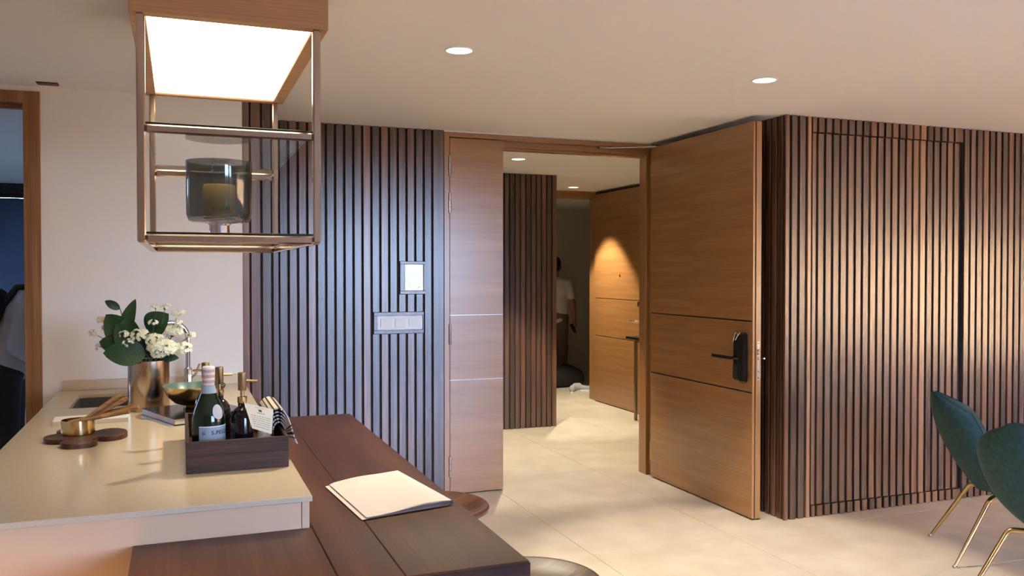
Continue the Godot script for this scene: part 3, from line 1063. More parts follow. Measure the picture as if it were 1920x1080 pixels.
# ------------------------------------------------------------------ worktop and bar
func build_counter() -> void:
	var c := thing("kitchen_cabinet", "white lacquered cabinet run under the pale worktop", "cabinet")
	var st := new_st()
	box(st, Vector3(-0.56, 0.0, KIT + 0.025), Vector3(0.31, 0.62, -2.46), 0.0)
	obj("carcass", st, M.lacquer, c)
	for q in [[-0.565, 0.313, -2.456, -2.436], [-0.565, -0.545, KIT + 0.025, -2.457]]:
		st = new_st()
		box(st, Vector3(q[0], 0, q[2]), Vector3(q[1], 0.8835, q[3]), 0.001)
		obj("panel", st, M.lacquer, c)
	st = new_st()
	box(st, Vector3(0.3145, 0, KIT + 0.025), Vector3(0.335, 0.8835, -2.436), 0.001)
	obj("end_panel", st, M.lacquer, c)
	# worktop with the cut-out of the sink
	var w := thing("worktop", "pale beige quartz worktop of the kitchen counter", "worktop")
	st = new_st()
	var sx0 := -0.47
	var sx1 := -0.06
	var sz0 := -4.87
	var sz1 := -4.39
	box(st, Vector3(-0.585, 0.884, sz1), Vector3(0.342, TOP, -2.428), 0.0015)
	box(st, Vector3(-0.585, 0.884, KIT), Vector3(0.342, TOP, sz0), 0.0)
	box(st, Vector3(-0.585, 0.884, sz0), Vector3(sx0, TOP, sz1), 0.0)
	box(st, Vector3(sx1, 0.884, sz0), Vector3(0.342, TOP, sz1), 0.0)
	obj("slab", st, M.quartz, w)
	st = new_st()
	box(st, Vector3(-0.57, TOP, KIT), Vector3(0.334, 0.952, KIT + 0.018), 0.0015)
	obj("upstand", st, M.quartz, w)
	# sink
	var s := thing("sink", "undermounted steel sink behind the flower vase", "sink", Vector3((sx0 + sx1) / 2, 0.68, (sz0 + sz1) / 2))
	var hx := (sx1 - sx0) / 2
	var hz := (sz1 - sz0) / 2
	st = new_st()
	box(st, Vector3(-hx, 0.0, -hz), Vector3(hx, 0.006, hz), 0.0)
	box(st, Vector3(-hx - 0.008, 0.0, -hz - 0.008), Vector3(-hx, 0.203, hz + 0.008), 0.0)
	box(st, Vector3(hx, 0.0, -hz - 0.008), Vector3(hx + 0.008, 0.203, hz + 0.008), 0.0)
	box(st, Vector3(-hx, 0.0, -hz - 0.008), Vector3(hx, 0.203, -hz), 0.0)
	box(st, Vector3(-hx, 0.0, hz), Vector3(hx, 0.203, hz + 0.008), 0.0)
	obj("basin", st, M.steel, s)
	st = new_st()
	lathe(st, [Vector2(0.045, 0.006), Vector2(0.045, 0.009), Vector2(0.03, 0.007), Vector2(0, 0.007)], 24)
	obj("drain", st, M.chrome, s)
	st = new_st()
	for k in 3:
		lathe(st, [Vector2(0.008, 0), Vector2(0.008, 0.003), Vector2(0, 0.003)], 12, Transform3D(Basis(Vector3.RIGHT, PI / 2), Vector3(0.06 + k * 0.028, 0.13, -hz)))
	obj("overflow", st, M.black_soft, s)
	# tap
	var f := thing("tap", "chrome gooseneck tap rising behind the flowers", "tap", Vector3(0.044, TOP, -4.955))
	st = new_st()
	lathe(st, [Vector2(0, 0), Vector2(0.03, 0), Vector2(0.03, 0.006), Vector2(0.024, 0.012), Vector2(0.022, 0.10), Vector2(0.018, 0.11), Vector2(0, 0.11)], 24)
	obj("base", st, M.chrome, f)
	st = new_st()
	var p := [Vector3(0, 0.09, 0), Vector3(0, 0.2, 0), Vector3(0, 0.27, 0)]
	for k in 11:
		var a := PI * k / 10.0
		p.append(Vector3(-0.085 + 0.085 * cos(a), 0.27 + 0.085 * sin(a), 0.02 * (1 - cos(a))))
	p.append(Vector3(-0.17, 0.23, 0.04))
	tube(st, p, 0.013, 14)
	obj("spout", st, M.chrome, f)
	st = new_st()
	tube(st, [Vector3(0.02, 0.06, 0), Vector3(0.035, 0.07, 0.01), Vector3(0.06, 0.13, 0.02)], [0.009, 0.008, 0.006], 10)
	obj("lever", st, M.chrome, f)
	st = new_st()
	lathe(st, [Vector2(0, 0), Vector2(0.035, 0), Vector2(0.033, 0.02), Vector2(0.02, 0.034), Vector2(0, 0.038)], 24)
	tag(obj("sink_plug", st, M.black, self), "round black plug standing beside the tap", "plug")
	get_node("sink_plug").position = Vector3(0.02, TOP, -4.83)

func build_bar() -> void:
	var b := thing("bar_table", "dark walnut bar table wrapping around the end of the white counter", "table")
	var y0 := 0.762
	for q in [[-0.115, 0.341, -2.435, -1.96], [0.343, 0.4895, -4.35, -1.96], [0.4905, 0.80, -4.35, -1.96]]:
		var st := new_st()
		box(st, Vector3(q[0], y0, q[2]), Vector3(q[1], BAR, q[3]), 0.002)
		obj("plank", st, M.bar, b)
	var st := new_st()
	box(st, Vector3(-0.115, 0.758, -1.959), Vector3(0.80, BAR - 0.003, -1.953), 0.001)
	obj("edging", st, M.bar_edge, b)
	for q in [[0.343, -4.30, 0.78, -4.26], [0.40, -2.06, 0.76, -2.01], [-0.09, -2.42, -0.05, -2.02]]:
		st = new_st()
		box(st, Vector3(q[0], 0, q[1]), Vector3(q[2], y0, q[3]), 0.003)
		obj("leg", st, M.bar_edge, b)
	# two round stools pushed under the bar
	for q in [[0.872, -3.10, 0.65, "reddish wooden round stool half under the bar beyond the folded paper"], [0.905, -2.235, 0.65, "dark shiny round stool at the near corner of the bar"]]:
		var s := thing("bar_stool", q[3], "stool", Vector3(q[0], 0, q[1]), 0.3, "round bar stools under the bar")
		st = new_st()
		lathe(st, [Vector2(0, 0.61), Vector2(0.12, 0.61), Vector2(0.18, 0.618), Vector2(0.212, 0.636), Vector2(0.215, 0.648), Vector2(0.21, 0.655), Vector2(0.2, 0.655), Vector2(0.175, 0.64), Vector2(0.1, 0.628), Vector2(0, 0.625)], 56)
		obj("seat", st, M.dish, s)
		for k in 4:
			var a := PI / 4 + k * PI / 2
			st = new_st()
			tube(st, [Vector3(cos(a) * 0.12, 0.615, sin(a) * 0.12), Vector3(cos(a) * 0.2, 0, sin(a) * 0.2)], [0.017, 0.012], 12)
			obj("leg", st, M.bar_edge, s)
		for k in 4:
			var a := PI / 4 + k * PI / 2
			var a2 := a + PI / 2
			st = new_st()
			tube(st, [Vector3(cos(a) * 0.175, 0.2, sin(a) * 0.175), Vector3(cos(a2) * 0.175, 0.2, sin(a2) * 0.175)], 0.008, 8)
			obj("foot_rail", st, M.dark_metal, s)
	# folded sheets of paper
	var pp := thing("folded_paper", "white folded sheets of paper lying on the dark bar", "paper", Vector3.ZERO)
	for layer in 4:
		st = new_st()
		var rows := 13
		var grid := []
		var kk := layer
		for i in rows:
			var v := i / float(rows - 1)       # from near edge to far edge
			var row := []
			var left := Vector2(0.489, -2.455).lerp(Vector2(0.452, -2.885), v) + Vector2(-0.006 * kk + 0.012, 0.007 * kk - 0.01)
			var right := Vector2(0.772, -2.515).lerp(Vector2(0.712, -2.962), v)
			for j in 25:
				# bottom sheet runs right, folds over and comes back
				var u := j / 24.0
				var lift := 0.0012 + kk * 0.0008
				var fat := 0.0062 - kk * 0.0008
				if u < 0.46:
					var q2 := left.lerp(right, u / 0.46)
					row.append(Vector3(q2.x, BAR + lift + 0.0, q2.y))
				elif u <= 0.54:
					var a := (u - 0.46) / 0.08 * PI
					row.append(Vector3(right.x + sin(a) * fat * 0.7 - kk * 0.001, BAR + lift + fat * (1 - cos(a)) * 0.85, right.y))
				else:
					var q3 := right.lerp(left + Vector2(0.014, -0.004), (u - 0.54) / 0.46)
					var s2 := (u - 0.54) / 0.46
					var h := fat * 1.7 * (1.0 - 0.75 * smoothstep(0.0, 1.0, s2)) + 0.006 * (1.0 + sin(s2 * 5.0 + v * 4.0)) * s2 * (1 - s2) * 2.0
					row.append(Vector3(q3.x, BAR + lift + h + 0.0042 - kk * 0.0006, q3.y))
			grid.append(row)
		st.set_smooth_group(1)
		for i in rows - 1:
			for j in 24:
				quad(st, grid[i][j], grid[i][j + 1], grid[i + 1][j + 1], grid[i + 1][j])
		obj("sheet", st, M.paper, pp)

# ------------------------------------------------------------------ pendant with glass shelves
func build_pendant() -> void:
	var p := thing("pendant_rack", "hanging oak light box with chrome rack and two glass shelves", "pendant light")
	var x0 := -0.118
	var x1 := 0.398
	var z0 := -3.63
	var z1 := -2.475
	var y := 2.2
	var st := new_st()
	var r := 0.040
	box(st, Vector3(x0, y, z1 - r), Vector3(x1, CEIL, z1), 0.001)
	box(st, Vector3(x0, y, z0), Vector3(x1, CEIL, z0 + r), 0.001)
	box(st, Vector3(x0, y, z0 + r), Vector3(x0 + r, CEIL, z1 - r), 0.001)
	box(st, Vector3(x1 - r, y, z0 + r), Vector3(x1, CEIL, z1 - r), 0.001)
	obj("light_box", st, M.oak_box, p)
	st = new_st()
	box(st, Vector3(x0 + r, y + 0.006, z0 + r), Vector3(x1 - r, y + 0.02, z1 - r), 0.0)
	obj("light_panel", st, glow(Color(1.0, 0.93, 0.80), 3.0), p)
	var al := AreaLight3D.new()
	al.name = "panel_light"
	al.area_size = Vector2(x1 - x0 - 0.10, z1 - z0 - 0.10)
	al.light_color = Color(1.0, 0.92, 0.74)
	al.light_energy = 1.25
	al.shadow_enabled = true
	al.area_range = 20.0
	p.add_child(al)
	al.position = Vector3((x0 + x1) / 2, y + 0.003, (z0 + z1) / 2)
	al.rotation.x = -PI / 2
	# posts and bars
	var px := [-0.090, 0.366]
	var pz := [-2.49, -3.607]
	var h := 0.011
	for a in px:
		for b in pz:
			st = new_st()
			box(st, Vector3(a - h, 1.60, b - h), Vector3(a + h, y, b + h), 0.004)
			obj("post", st, M.nickel, p)
	for by in [1.898, 1.608]:
		for b in pz:
			st = new_st()
			box(st, Vector3(px[0] + h, by - h, b - h), Vector3(px[1] - h, by + h, b + h), 0.004)
			obj("rail", st, M.nickel, p)
		for a in px:
			if by > 1.8: continue
			st = new_st()
			box(st, Vector3(a - h, by - h, pz[1] + h), Vector3(a + h, by + h, pz[0] - h), 0.004)
			obj("rail", st, M.nickel, p)
		st = new_st()
		box(st, Vector3(px[0] + h, by + h, pz[1] + h), Vector3(px[1] - h, by + h + 0.001, pz[0] - h), 0.0)
		obj("glass_shelf", st, M.shelf, p)
		st = new_st()
		box(st, Vector3(px[0] + h, by + h + 0.001, pz[0] - 0.004), Vector3(px[1] - h, by + h + 0.007, pz[0] + 0.004), 0.001)
		obj("shelf_edge", st, M.black, p)
	# lantern
	var l := thing("candle_lantern", "smoked glass hurricane lantern with a cream candle on the hanging shelf", "lantern", Vector3(0.124, 1.6185, -2.95))
	st = new_st()
	lathe(st, [Vector2(0, 0), Vector2(0.05, 0), Vector2(0.05, 0.006), Vector2(0.033, 0.012), Vector2(0.031, 0.05), Vector2(0.036, 0.056), Vector2(0.06, 0.06), Vector2(0, 0.06)], 40)
	obj("foot", st, M.chrome, l)
	st = new_st()
	lathe(st, [Vector2(0.0, 0.061), Vector2(0.085, 0.061), Vector2(0.094, 0.066), Vector2(0.101, 0.085), Vector2(0.102, 0.25), Vector2(0.102, 0.255), Vector2(0.098, 0.255), Vector2(0.097, 0.088), Vector2(0.092, 0.076), Vector2(0.0, 0.072)], 56)
	obj("glass_bowl", st, M.smoke, l)
	st = new_st()
	lathe(st, [Vector2(0, 0.073), Vector2(0.048, 0.073), Vector2(0.05, 0.076), Vector2(0.05, 0.175), Vector2(0.047, 0.181), Vector2(0.03, 0.178), Vector2(0, 0.176)], 40)
	var cn := obj("candle", st, M.candle, l)
	st = new_st()
	tube(st, [Vector3(0, 0.176, 0), Vector3(0.002, 0.186, 0), Vector3(0.005, 0.192, 0)], 0.0012, 6)
	obj("wick", st, M.black_soft, cn)

func build_downlights() -> void:
	# [x, z, label, energy, tint]
	var warm := Color(1.0, 0.95, 0.83)
	var list := [
		[1.139, -3.596, "round recessed downlight over the middle of the bar side ceiling", 5.0, warm, 51.0],
		[2.736, -3.603, "round recessed downlight nearest the open entrance door", 6.0, warm, 30.0],
		[2.685, -6.83, "round recessed downlight just inside the lobby ceiling", 9.0],
		[4.143, -8.852, "round recessed downlight at the far end of the lobby", 9.0],
		[-0.45, -1.1, "round recessed downlight over the near left of the counter, outside the picture", 9.0, Color(1.0, 0.78, 0.52)],
		[2.736, -1.1, "round recessed downlight over the floor right of the bar, outside the picture", 4.5],
	]
	for q in list:
		var d := thing("downlight", q[2], "downlight", Vector3(q[0], CEIL, q[1]), 0.0, "recessed ceiling downlights")
		var st := new_st()
		lathe(st, [Vector2(0.056, 0.0), Vector2(0.056, -0.004), Vector2(0.062, -0.004), Vector2(0.068, 0.0)], 40)
		obj("trim_ring", st, M.white, d)
		st = new_st()
		lathe(st, [Vector2(0, -0.001), Vector2(0.056, -0.001), Vector2(0.056, 0.0)], 40)
		obj("lamp_lens", st, glow(Color(1.0, 0.96, 0.88), 4.0), d)
		var s := SpotLight3D.new()
		s.name = "lamp"
		s.light_color = q[4] if q.size() > 4 else warm
		s.light_energy = q[3]
		s.light_size = 0.04
		s.spot_angle = q[5] if q.size() > 5 else 41.0
		s.spot_angle_attenuation = 0.35
		s.spot_range = 20.0
		s.spot_attenuation = 2.0
		s.shadow_enabled = true
		d.add_child(s)
		s.position = Vector3(0, -0.012, 0)
		s.rotation.x = -PI / 2

# ------------------------------------------------------------------ dining chairs
# back shell of a shield shape; u runs across, v upwards
func shell_point(u: float, v: float, inner: bool) -> Vector3:
	var a := u * PI * 0.5
	# half width by height
	var w := 0.29 * pow(maxf(1.0 - pow(absf(v - 0.52) / (0.505 if v > 0.52 else 0.56), 3.2), 0.0), 0.5)
	var y := lerpf(0.355, 0.865, v)
	var z := 0.275 - 0.20 * pow(1.0 - v, 2.0) + 0.03 * v
	var wrap := 0.21 * (1.0 - 0.35 * v)
	var x := w * sin(a)
	z -= wrap * (1.0 - cos(a))
	y -= (0.03 * v + 0.03 * pow(v, 8.0)) * (1.0 - cos(a))
	if inner:
		var t := 0.034
		var n := Vector3(-sin(a) * 0.55, 0.25, -1.0).normalized()
		return Vector3(x, y, z) * Vector3(0.985, 1, 1) + n * t
	return Vector3(x, y, z)

func seat_point(r: float, t: float, top: bool) -> Vector3:
	var x := 0.265 * r * signf(cos(t)) * pow(absf(cos(t)), 0.8)
	var zz := 0.25 * r * signf(sin(t)) * pow(absf(sin(t)), 0.8)
	var y := 0.37 + 0.09 * pow(r, 2.2) * (0.5 + 0.5 * absf(cos(t)))
	if top: y = 0.43 + 0.03 * pow(r, 3.0) + (0.012 if r < 0.98 else 0.0)
	return Vector3(x, y, zz * 0.9 - 0.125)

func make_chair(label: String, at: Vector3, turn: float) -> Node3D:
	var c := thing("dining_chair", label, "chair", at, turn, "green velvet dining chairs")
	var st := new_st()
	var nu := 24
	var nv := 22
	st.set_smooth_group(1)
	for i in nu:
		for k in nv:
			var u0 := -1.0 + 2.0 * i / nu
			var u1 := -1.0 + 2.0 * (i + 1) / nu
			var v0 := k / float(nv)
			var v1 := (k + 1) / float(nv)
			quad(st, shell_point(u0, v0, false), shell_point(u1, v0, false), shell_point(u1, v1, false), shell_point(u0, v1, false))
	obj("back_shell", st, M.velvet, c)
	st = new_st()
	st.set_smooth_group(1)
	var rim := []
	for k in nv + 1: rim.append(Vector2(-1, k / float(nv)))
	for i in range(1, nu + 1): rim.append(Vector2(-1.0 + 2.0 * i / nu, 1))
	for k in range(1, nv + 1): rim.append(Vector2(1, 1.0 - k / float(nv)))
	for i in range(1, nu): rim.append(Vector2(1.0 - 2.0 * i / nu, 0))
	for i in nu:
		for k in nv:
			var u0 := -1.0 + 2.0 * i / nu
			var u1 := -1.0 + 2.0 * (i + 1) / nu
			var v0 := k / float(nv)
			var v1 := (k + 1) / float(nv)
			quad(st, shell_point(u0, v1, true), shell_point(u1, v1, true), shell_point(u1, v0, true), shell_point(u0, v0, true))
	for i in rim.size():
		var a: Vector2 = rim[i]
		var b: Vector2 = rim[(i + 1) % rim.size()]
		quad(st, shell_point(a.x, a.y, true), shell_point(b.x, b.y, true), shell_point(b.x, b.y, false), shell_point(a.x, a.y, false))
	obj("back_cushion", st, M.velvet, c)
	st = new_st()
	var seam := []
	for q in rim: seam.append(shell_point(q.x, q.y, false).lerp(shell_point(q.x, q.y, true), 0.3) + Vector3(0, 0.001, 0))
	seam.append(seam[0])
	tube(st, seam, 0.0045, 6, false)
	obj("piping", st, M.piping, c)
	# seat
	for top in [false, true]:
		st = new_st()
		st.set_smooth_group(1)
		for i in 32:
			var t0 := TAU * i / 32
			var t1 := TAU * (i + 1) / 32
			for k in 8:
				var a := seat_point(k / 8.0, t0, top)
				var b := seat_point((k + 1) / 8.0, t0, top)
				var d := seat_point((k + 1) / 8.0, t1, top)
				var e := seat_point(k / 8.0, t1, top)
				if top: quad(st, a, e, d, b)
				else: quad(st, a, b, d, e)
			if top: quad(st, seat_point(1, t0, false), seat_point(1, t0, true), seat_point(1, t1, true), seat_point(1, t1, false))
		obj("seat_cushion" if top else "seat_shell", st, M.velvet, c)
	# legs: bent tubes from a plate under the seat
	st = new_st()
	box(st, Vector3(-0.11, 0.348, -0.16), Vector3(0.11, 0.366, 0.02), 0.004)
	obj("seat_plate", st, M.black_soft, c)
	for q in [[-1, 1], [1, 1], [-1, -1], [1, -1]]:
		st = new_st()
		var foot := Vector3(q[0] * 0.275, 0.0, -0.06 + q[1] * 0.30)
		var knee := Vector3(q[0] * 0.185, 0.338, -0.075 + q[1] * 0.135)
		var root := Vector3(q[0] * 0.06, 0.345, -0.075 + q[1] * 0.05)
		var path := [root, root.lerp(knee, 0.75)]
		for k in 5:
			var t := k / 4.0
			var a := root.lerp(knee, 0.82)
			var b := knee.lerp(foot, 0.07)
			path.append(a.lerp(knee, t).lerp(knee.lerp(b, t), t))
		path.append(knee.lerp(foot, 0.5))
		path.append(foot + Vector3(0, 0.008, 0))
		var rr := []
		for k in path.size(): rr.append(0.0125 if k < path.size() - 2 else (0.0115 if k == path.size() - 2 else 0.008))
		tube(st, path, rr, 12)
		var lg := obj("leg", st, M.brass, c)
		st = new_st()
		lathe(st, [Vector2(0, 0), Vector2(0.014, 0), Vector2(0.014, 0.008), Vector2(0.009, 0.014), Vector2(0, 0.014)], 14, Transform3D(Basis.IDENTITY, foot))
		obj("glide", st, M.steel, lg)
	return c

func build_chairs() -> void:
	make_chair("green velvet dining chair with brass legs, farther one seen from the side", Vector3(4.075, 0, -3.407), deg_to_rad(-125))
	make_chair("green velvet dining chair with brass legs, nearer one cut by the picture's right edge", Vector3(3.63, 0, -2.70), deg_to_rad(-84))
	# the table they stand at, just out of the picture; its shade shows on the floor and the slats
	var t := thing("dining_table", "round dark dining table that the green chairs are drawn up to", "table", Vector3(4.80, 0, -2.55))
	var st := new_st()
	lathe(st, [Vector2(0, 0.715), Vector2(0.55, 0.715), Vector2(0.62, 0.735), Vector2(0.62, 0.745), Vector2(0.615, 0.75), Vector2(0, 0.75)], 56)
	obj("table_top", st, M.bar_edge, t)
	st = new_st()
	lathe(st, [Vector2(0, 0), Vector2(0.3, 0), Vector2(0.3, 0.012), Vector2(0.08, 0.03), Vector2(0.055, 0.1), Vector2(0.055, 0.66), Vector2(0.14, 0.715), Vector2(0, 0.715)], 40)
	obj("pedestal", st, M.dark_metal, t)

# ------------------------------------------------------------------ the tray and what is in it
func build_tray() -> void:
	var t := thing("tray", "dark wooden box tray holding bottles on the worktop", "tray", Vector3(0.0, TOP, 0.0))
	var x0 := 0.018
	var x1 := 0.324
	var z0 := -3.42
	var z1 := -2.82
	var st := new_st()
	box(st, Vector3(x0 + 0.01, 0.0, z0 + 0.01), Vector3(x1 - 0.01, 0.01, z1 - 0.01), 0.0)
	obj("bottom", st, M.tray, t)
	for q in [[x0, z1 - 0.011, x1, z1], [x0, z0, x1, z0 + 0.011], [x0, z0 + 0.011, x0 + 0.011, z1 - 0.011], [x1 - 0.011, z0 + 0.011, x1, z1 - 0.011]]:
		st = new_st()
		box(st, Vector3(q[0], 0.0, q[1]), Vector3(q[2], 0.098, q[3]), 0.0015)
		obj("side", st, M.tray, t)
	# mineral water
	var y := TOP + 0.0105
	var b := thing("water_bottle", "large green glass mineral water bottle with a pale blue label", "bottle", Vector3(0.087, y, -2.935))
	st = new_st()
	lathe(st, [Vector2(0, 0.006), Vector2(0.03, 0), Vector2(0.046, 0.003), Vector2(0.05, 0.012), Vector2(0.051, 0.125), Vector2(0.05, 0.145), Vector2(0.044, 0.172), Vector2(0.033, 0.2), Vector2(0.023, 0.225), Vector2(0.0175, 0.25), Vector2(0.016, 0.268), Vector2(0.0, 0.268)], 48)
	obj("glass", st, M.green_glass, b)
	var paleblue := mat(rgb8(150, 164, 172), 0.6)
	st = new_st()
	arc_band(st, 0.0514, 0.05, 0.122, -2.2, 0.9, 0)
	var lb := obj("label", st, paleblue, b)
	st = new_st()
	arc_band(st, 0.0516, 0.119, 0.1215, -2.2, 0.9, 0)
	arc_band(st, 0.0516, 0.0505, 0.053, -2.2, 0.9, 0)
	obj("label_border", st, M.white, lb)
	bent_text("S.PELLEGRINO", 0.013, 0.0516, 0.101, -PI / 2 + 0.12, mat(rgb8(34, 44, 66), 0.6), lb)
	bent_text("G.", 0.010, 0.0516, 0.100, -PI / 2 - 0.42, mat(rgb8(34, 44, 66), 0.6), lb)
	st = new_st()
	for k in 5:
		var a := TAU * k / 5.0 + PI / 2
		var th := -PI / 2 - 0.80
		var p := []
		for j in [0, 2]:
			var aa: float = a + PI * 0.2 * (j - 1)
			p.append(Vector3(cos(th) * 0.0519, 0.104, -sin(th) * 0.0519) + Vector3(-sin(th), 0, -cos(th)) * cos(aa) * 0.0025 + Vector3.UP * sin(aa) * 0.0025)
		var tip := Vector3(cos(th) * 0.0519, 0.104, -sin(th) * 0.0519) + Vector3(-sin(th), 0, -cos(th)) * cos(a) * 0.0065 + Vector3.UP * sin(a) * 0.0065
		tri(st, p[0], tip, p[1])
	obj("star_mark", st, mat(rgb8(150, 40, 40), 0.6), lb)
	# shoulder badge
	st = new_st()
	var out := []
	for k in 20:
		var a := TAU * k / 20.0
		out.append(Vector2(cos(a) * 0.019, sin(a) * 0.02 * (1.0 if sin(a) < 0 else 1.3)))
	var th0 := -0.95
	var badge := []
	for q in out: badge.append(on_shoulder(th0, q, 0.162))
	var mid := on_shoulder(th0, Vector2.ZERO, 0.162)
	for k in 20: tri(st, mid, badge[k], badge[(k + 1) % 20])
	obj("shoulder_badge", st, mat(rgb8(176, 178, 176), 0.6), b)
	st = new_st()
	lathe(st, [Vector2(0.0245, 0.222), Vector2(0.0195, 0.246)], 40)
	obj("neck_label", st, paleblue, b)
	for k in 6:
		st = new_st()
		var yy := 0.246 + k * 0.0085
		lathe(st, [Vector2(0.0176, yy), Vector2(0.0188, yy + 0.001), Vector2(0.0188, yy + 0.0075), Vector2(0.0176, yy + 0.0085)], 32)
		obj("neck_foil", st, mat(rgb8(214, 200, 190), 0.5) if k % 2 == 0 else mat(rgb8(190, 146, 134), 0.5), b)
	st = new_st()
	lathe(st, [Vector2(0.0188, 0.297), Vector2(0.0195, 0.299), Vector2(0.0195, 0.304), Vector2(0.017, 0.307), Vector2(0, 0.307)], 32)
	obj("cap", st, M.white, b)
	# three pump bottles
	var pumps := [
		[0.190, -2.93, 0.0, "dark pump bottle with the cream swing tag"],
		[0.128, -3.13, 0.5, "dark pump bottle behind the tagged one, brass pump in the middle"],
		[0.088, -3.30, 2.6, "dark pump bottle hidden behind the green water bottle"],
	]
	for q in pumps:
		var pb := thing("pump_bottle", q[3], "bottle", Vector3(q[0], y, q[1]), q[2], "dark pump bottles in the tray")
		st = new_st()
		lathe(st, [Vector2(0, 0), Vector2(0.034, 0), Vector2(0.037, 0.004), Vector2(0.037, 0.135), Vector2(0.034, 0.15), Vector2(0.024, 0.166), Vector2(0.0135, 0.174), Vector2(0.0135, 0.2), Vector2(0, 0.2)], 40)
		obj("body", st, M.dark_glass, pb)
		st = new_st()
		lathe(st, [Vector2(0.0145, 0.186), Vector2(0.0155, 0.19), Vector2(0.0155, 0.205), Vector2(0.006, 0.207), Vector2(0.006, 0.235), Vector2(0, 0.235)], 28)
		obj("collar", st, M.brass, pb)
		st = new_st()
		lathe(st, [Vector2(0, 0.226), Vector2(0.0125, 0.226), Vector2(0.0135, 0.228), Vector2(0.0135, 0.282), Vector2(0.012, 0.284), Vector2(0, 0.284)], 28)
		obj("pump_head", st, M.bronze, pb)
		st = new_st()
		tube(st, [Vector3(0.01, 0.256, 0), Vector3(0.048, 0.254, 0)], 0.0042, 12)
		obj("nozzle", st, M.brass, pb)
	# swing tag leaning on the shoulder of the first one
	var tg := thing("swing_tag", "cream card tag with small print hanging on the dark pump bottle", "tag", Vector3(0.19, y, -2.93))
	var im := Image.create(128, 128, false, Image.FORMAT_RGB8)
	im.fill(rgb8(232, 220, 190))
	im.fill_rect(Rect2i(56, 18, 14, 12), rgb8(90, 80, 70))
	im.fill_rect(Rect2i(46, 36, 34, 3), rgb8(130, 118, 100))
	im.fill_rect(Rect2i(44, 8, 40, 2), rgb8(140, 128, 110))
	for k in 6:
		var xx := 14
		while xx < 112:
			var w := rng.randi_range(5, 13)
			im.fill_rect(Rect2i(xx, 54 + k * 11, mini(w, 114 - xx), 3), rgb8(140, 128, 108))
			xx += w + 4
	var tm := mat(Color.WHITE, 0.75)
	tm.albedo_texture = tex(im)
	st = new_st()
	var c0 := Vector3(0.004, 0.188, 0.030)
	var c1 := Vector3(0.094, 0.164, 0.040)
	var c2 := Vector3(0.086, 0.088, 0.060)
	var c3 := Vector3(0.026, 0.110, 0.056)
	quad_uv(st, c3, c2, c1, c0)
	var nn := Vector3(0, 0.0003, -0.0012)
	quad_uv(st, c0 + nn, c1 + nn, c2 + nn, c3 + nn)
	obj("card", st, tm, tg)
	st = new_st()
	tube(st, [Vector3(0.0, 0.193, 0.0145), Vector3(0.004, 0.191, 0.024), Vector3(0.008, 0.186, 0.031)], 0.001, 6)
	obj("string", st, M.paper, tg)
	# cloth pouch
	var linen := tmat(mottle(rgb8(190, 178, 156), rgb8(226, 216, 196), 81, 0.06, 2.0), Vector3.ONE * 6.0, Color.WHITE, 0.9, 0.2)
	var po := thing("cloth_pouch", "upright cream cloth pouch between the tagged bottle and the towel", "pouch", Vector3(0.262, y, -2.95))
	st = new_st()
	blend_body(st, [[Vector3(0.006, 0.022, 0), Vector3(-0.004, 0.10, 0), 0.022, 0.016], [Vector3(-0.014, 0.02, 0.01), Vector3(-0.008, 0.09, 0.004), 0.018, 0.012], [Vector3(-0.005, 0.10, 0), Vector3(-0.012, 0.138, 0), 0.013, 0.006]], 0.006, 0.012)
	obj("sack", st, linen, po)
	st = new_st()
	lathe(st, [Vector2(0.015, 0.108), Vector2(0.0175, 0.111), Vector2(0.015, 0.114)], 20, Transform3D(Basis.IDENTITY, Vector3(-0.006, 0, 0)))
	obj("drawstring", st, M.bronze, po)
	# rolled striped towel over the tray's right side
	var tw := thing("striped_towel", "rolled cream towel with dark stripes draped over the tray's right side", "towel", Vector3(0.306, TOP + 0.0985, -3.10))
	var sm := towel_material()
	var arch := [Vector2(-0.032, -0.075), Vector2(-0.040, -0.04), Vector2(-0.046, 0.0), Vector2(-0.042, 0.035), Vector2(-0.028, 0.060), Vector2(-0.008, 0.070), Vector2(0.012, 0.064), Vector2(0.027, 0.044), Vector2(0.037, 0.018), Vector2(0.044, -0.008), Vector2(0.051, -0.030), Vector2(0.060, -0.050)]
	var smooth := []
	for i in arch.size() - 1:
		for k in 3: smooth.append(arch[i].cubic_interpolate(arch[i + 1], arch[maxi(i - 1, 0)], arch[mini(i + 2, arch.size() - 1)], k / 3.0))
	smooth.append(arch[arch.size() - 1])
	for k in 5:
		var f := 1.0 - 0.13 * k
		var piv := Vector2(0.013, -0.012)
		var fold := []
		for q in smooth: fold.append(piv + (q - piv) * Vector2(f, f) + Vector2(0.0, -0.002 * k))
		st = new_st()
		ribbon(st, fold, -0.13 + 0.006 * k, 0.16 - 0.009 * k)
		obj("fold", st, sm, tw)

func towel_material() -> StandardMaterial3D:
	var im := Image.create(256, 16, false, Image.FORMAT_RGB8)
	im.fill(rgb8(200, 186, 174))
	for s in [[6, 5], [16, 3], [24, 8], [40, 3], [48, 5], [72, 4], [84, 3], [100, 6], [116, 3], [126, 4], [140, 8], [152, 3], [200, 5], [210, 3], [220, 8], [236, 4]]:
		im.fill_rect(Rect2i(s[0], 0, s[1], 16), rgb8(58, 52, 56))
	var m := mat(Color.WHITE, 0.9, 0.0, 0.2)
	m.albedo_texture = tex(im)
	return m

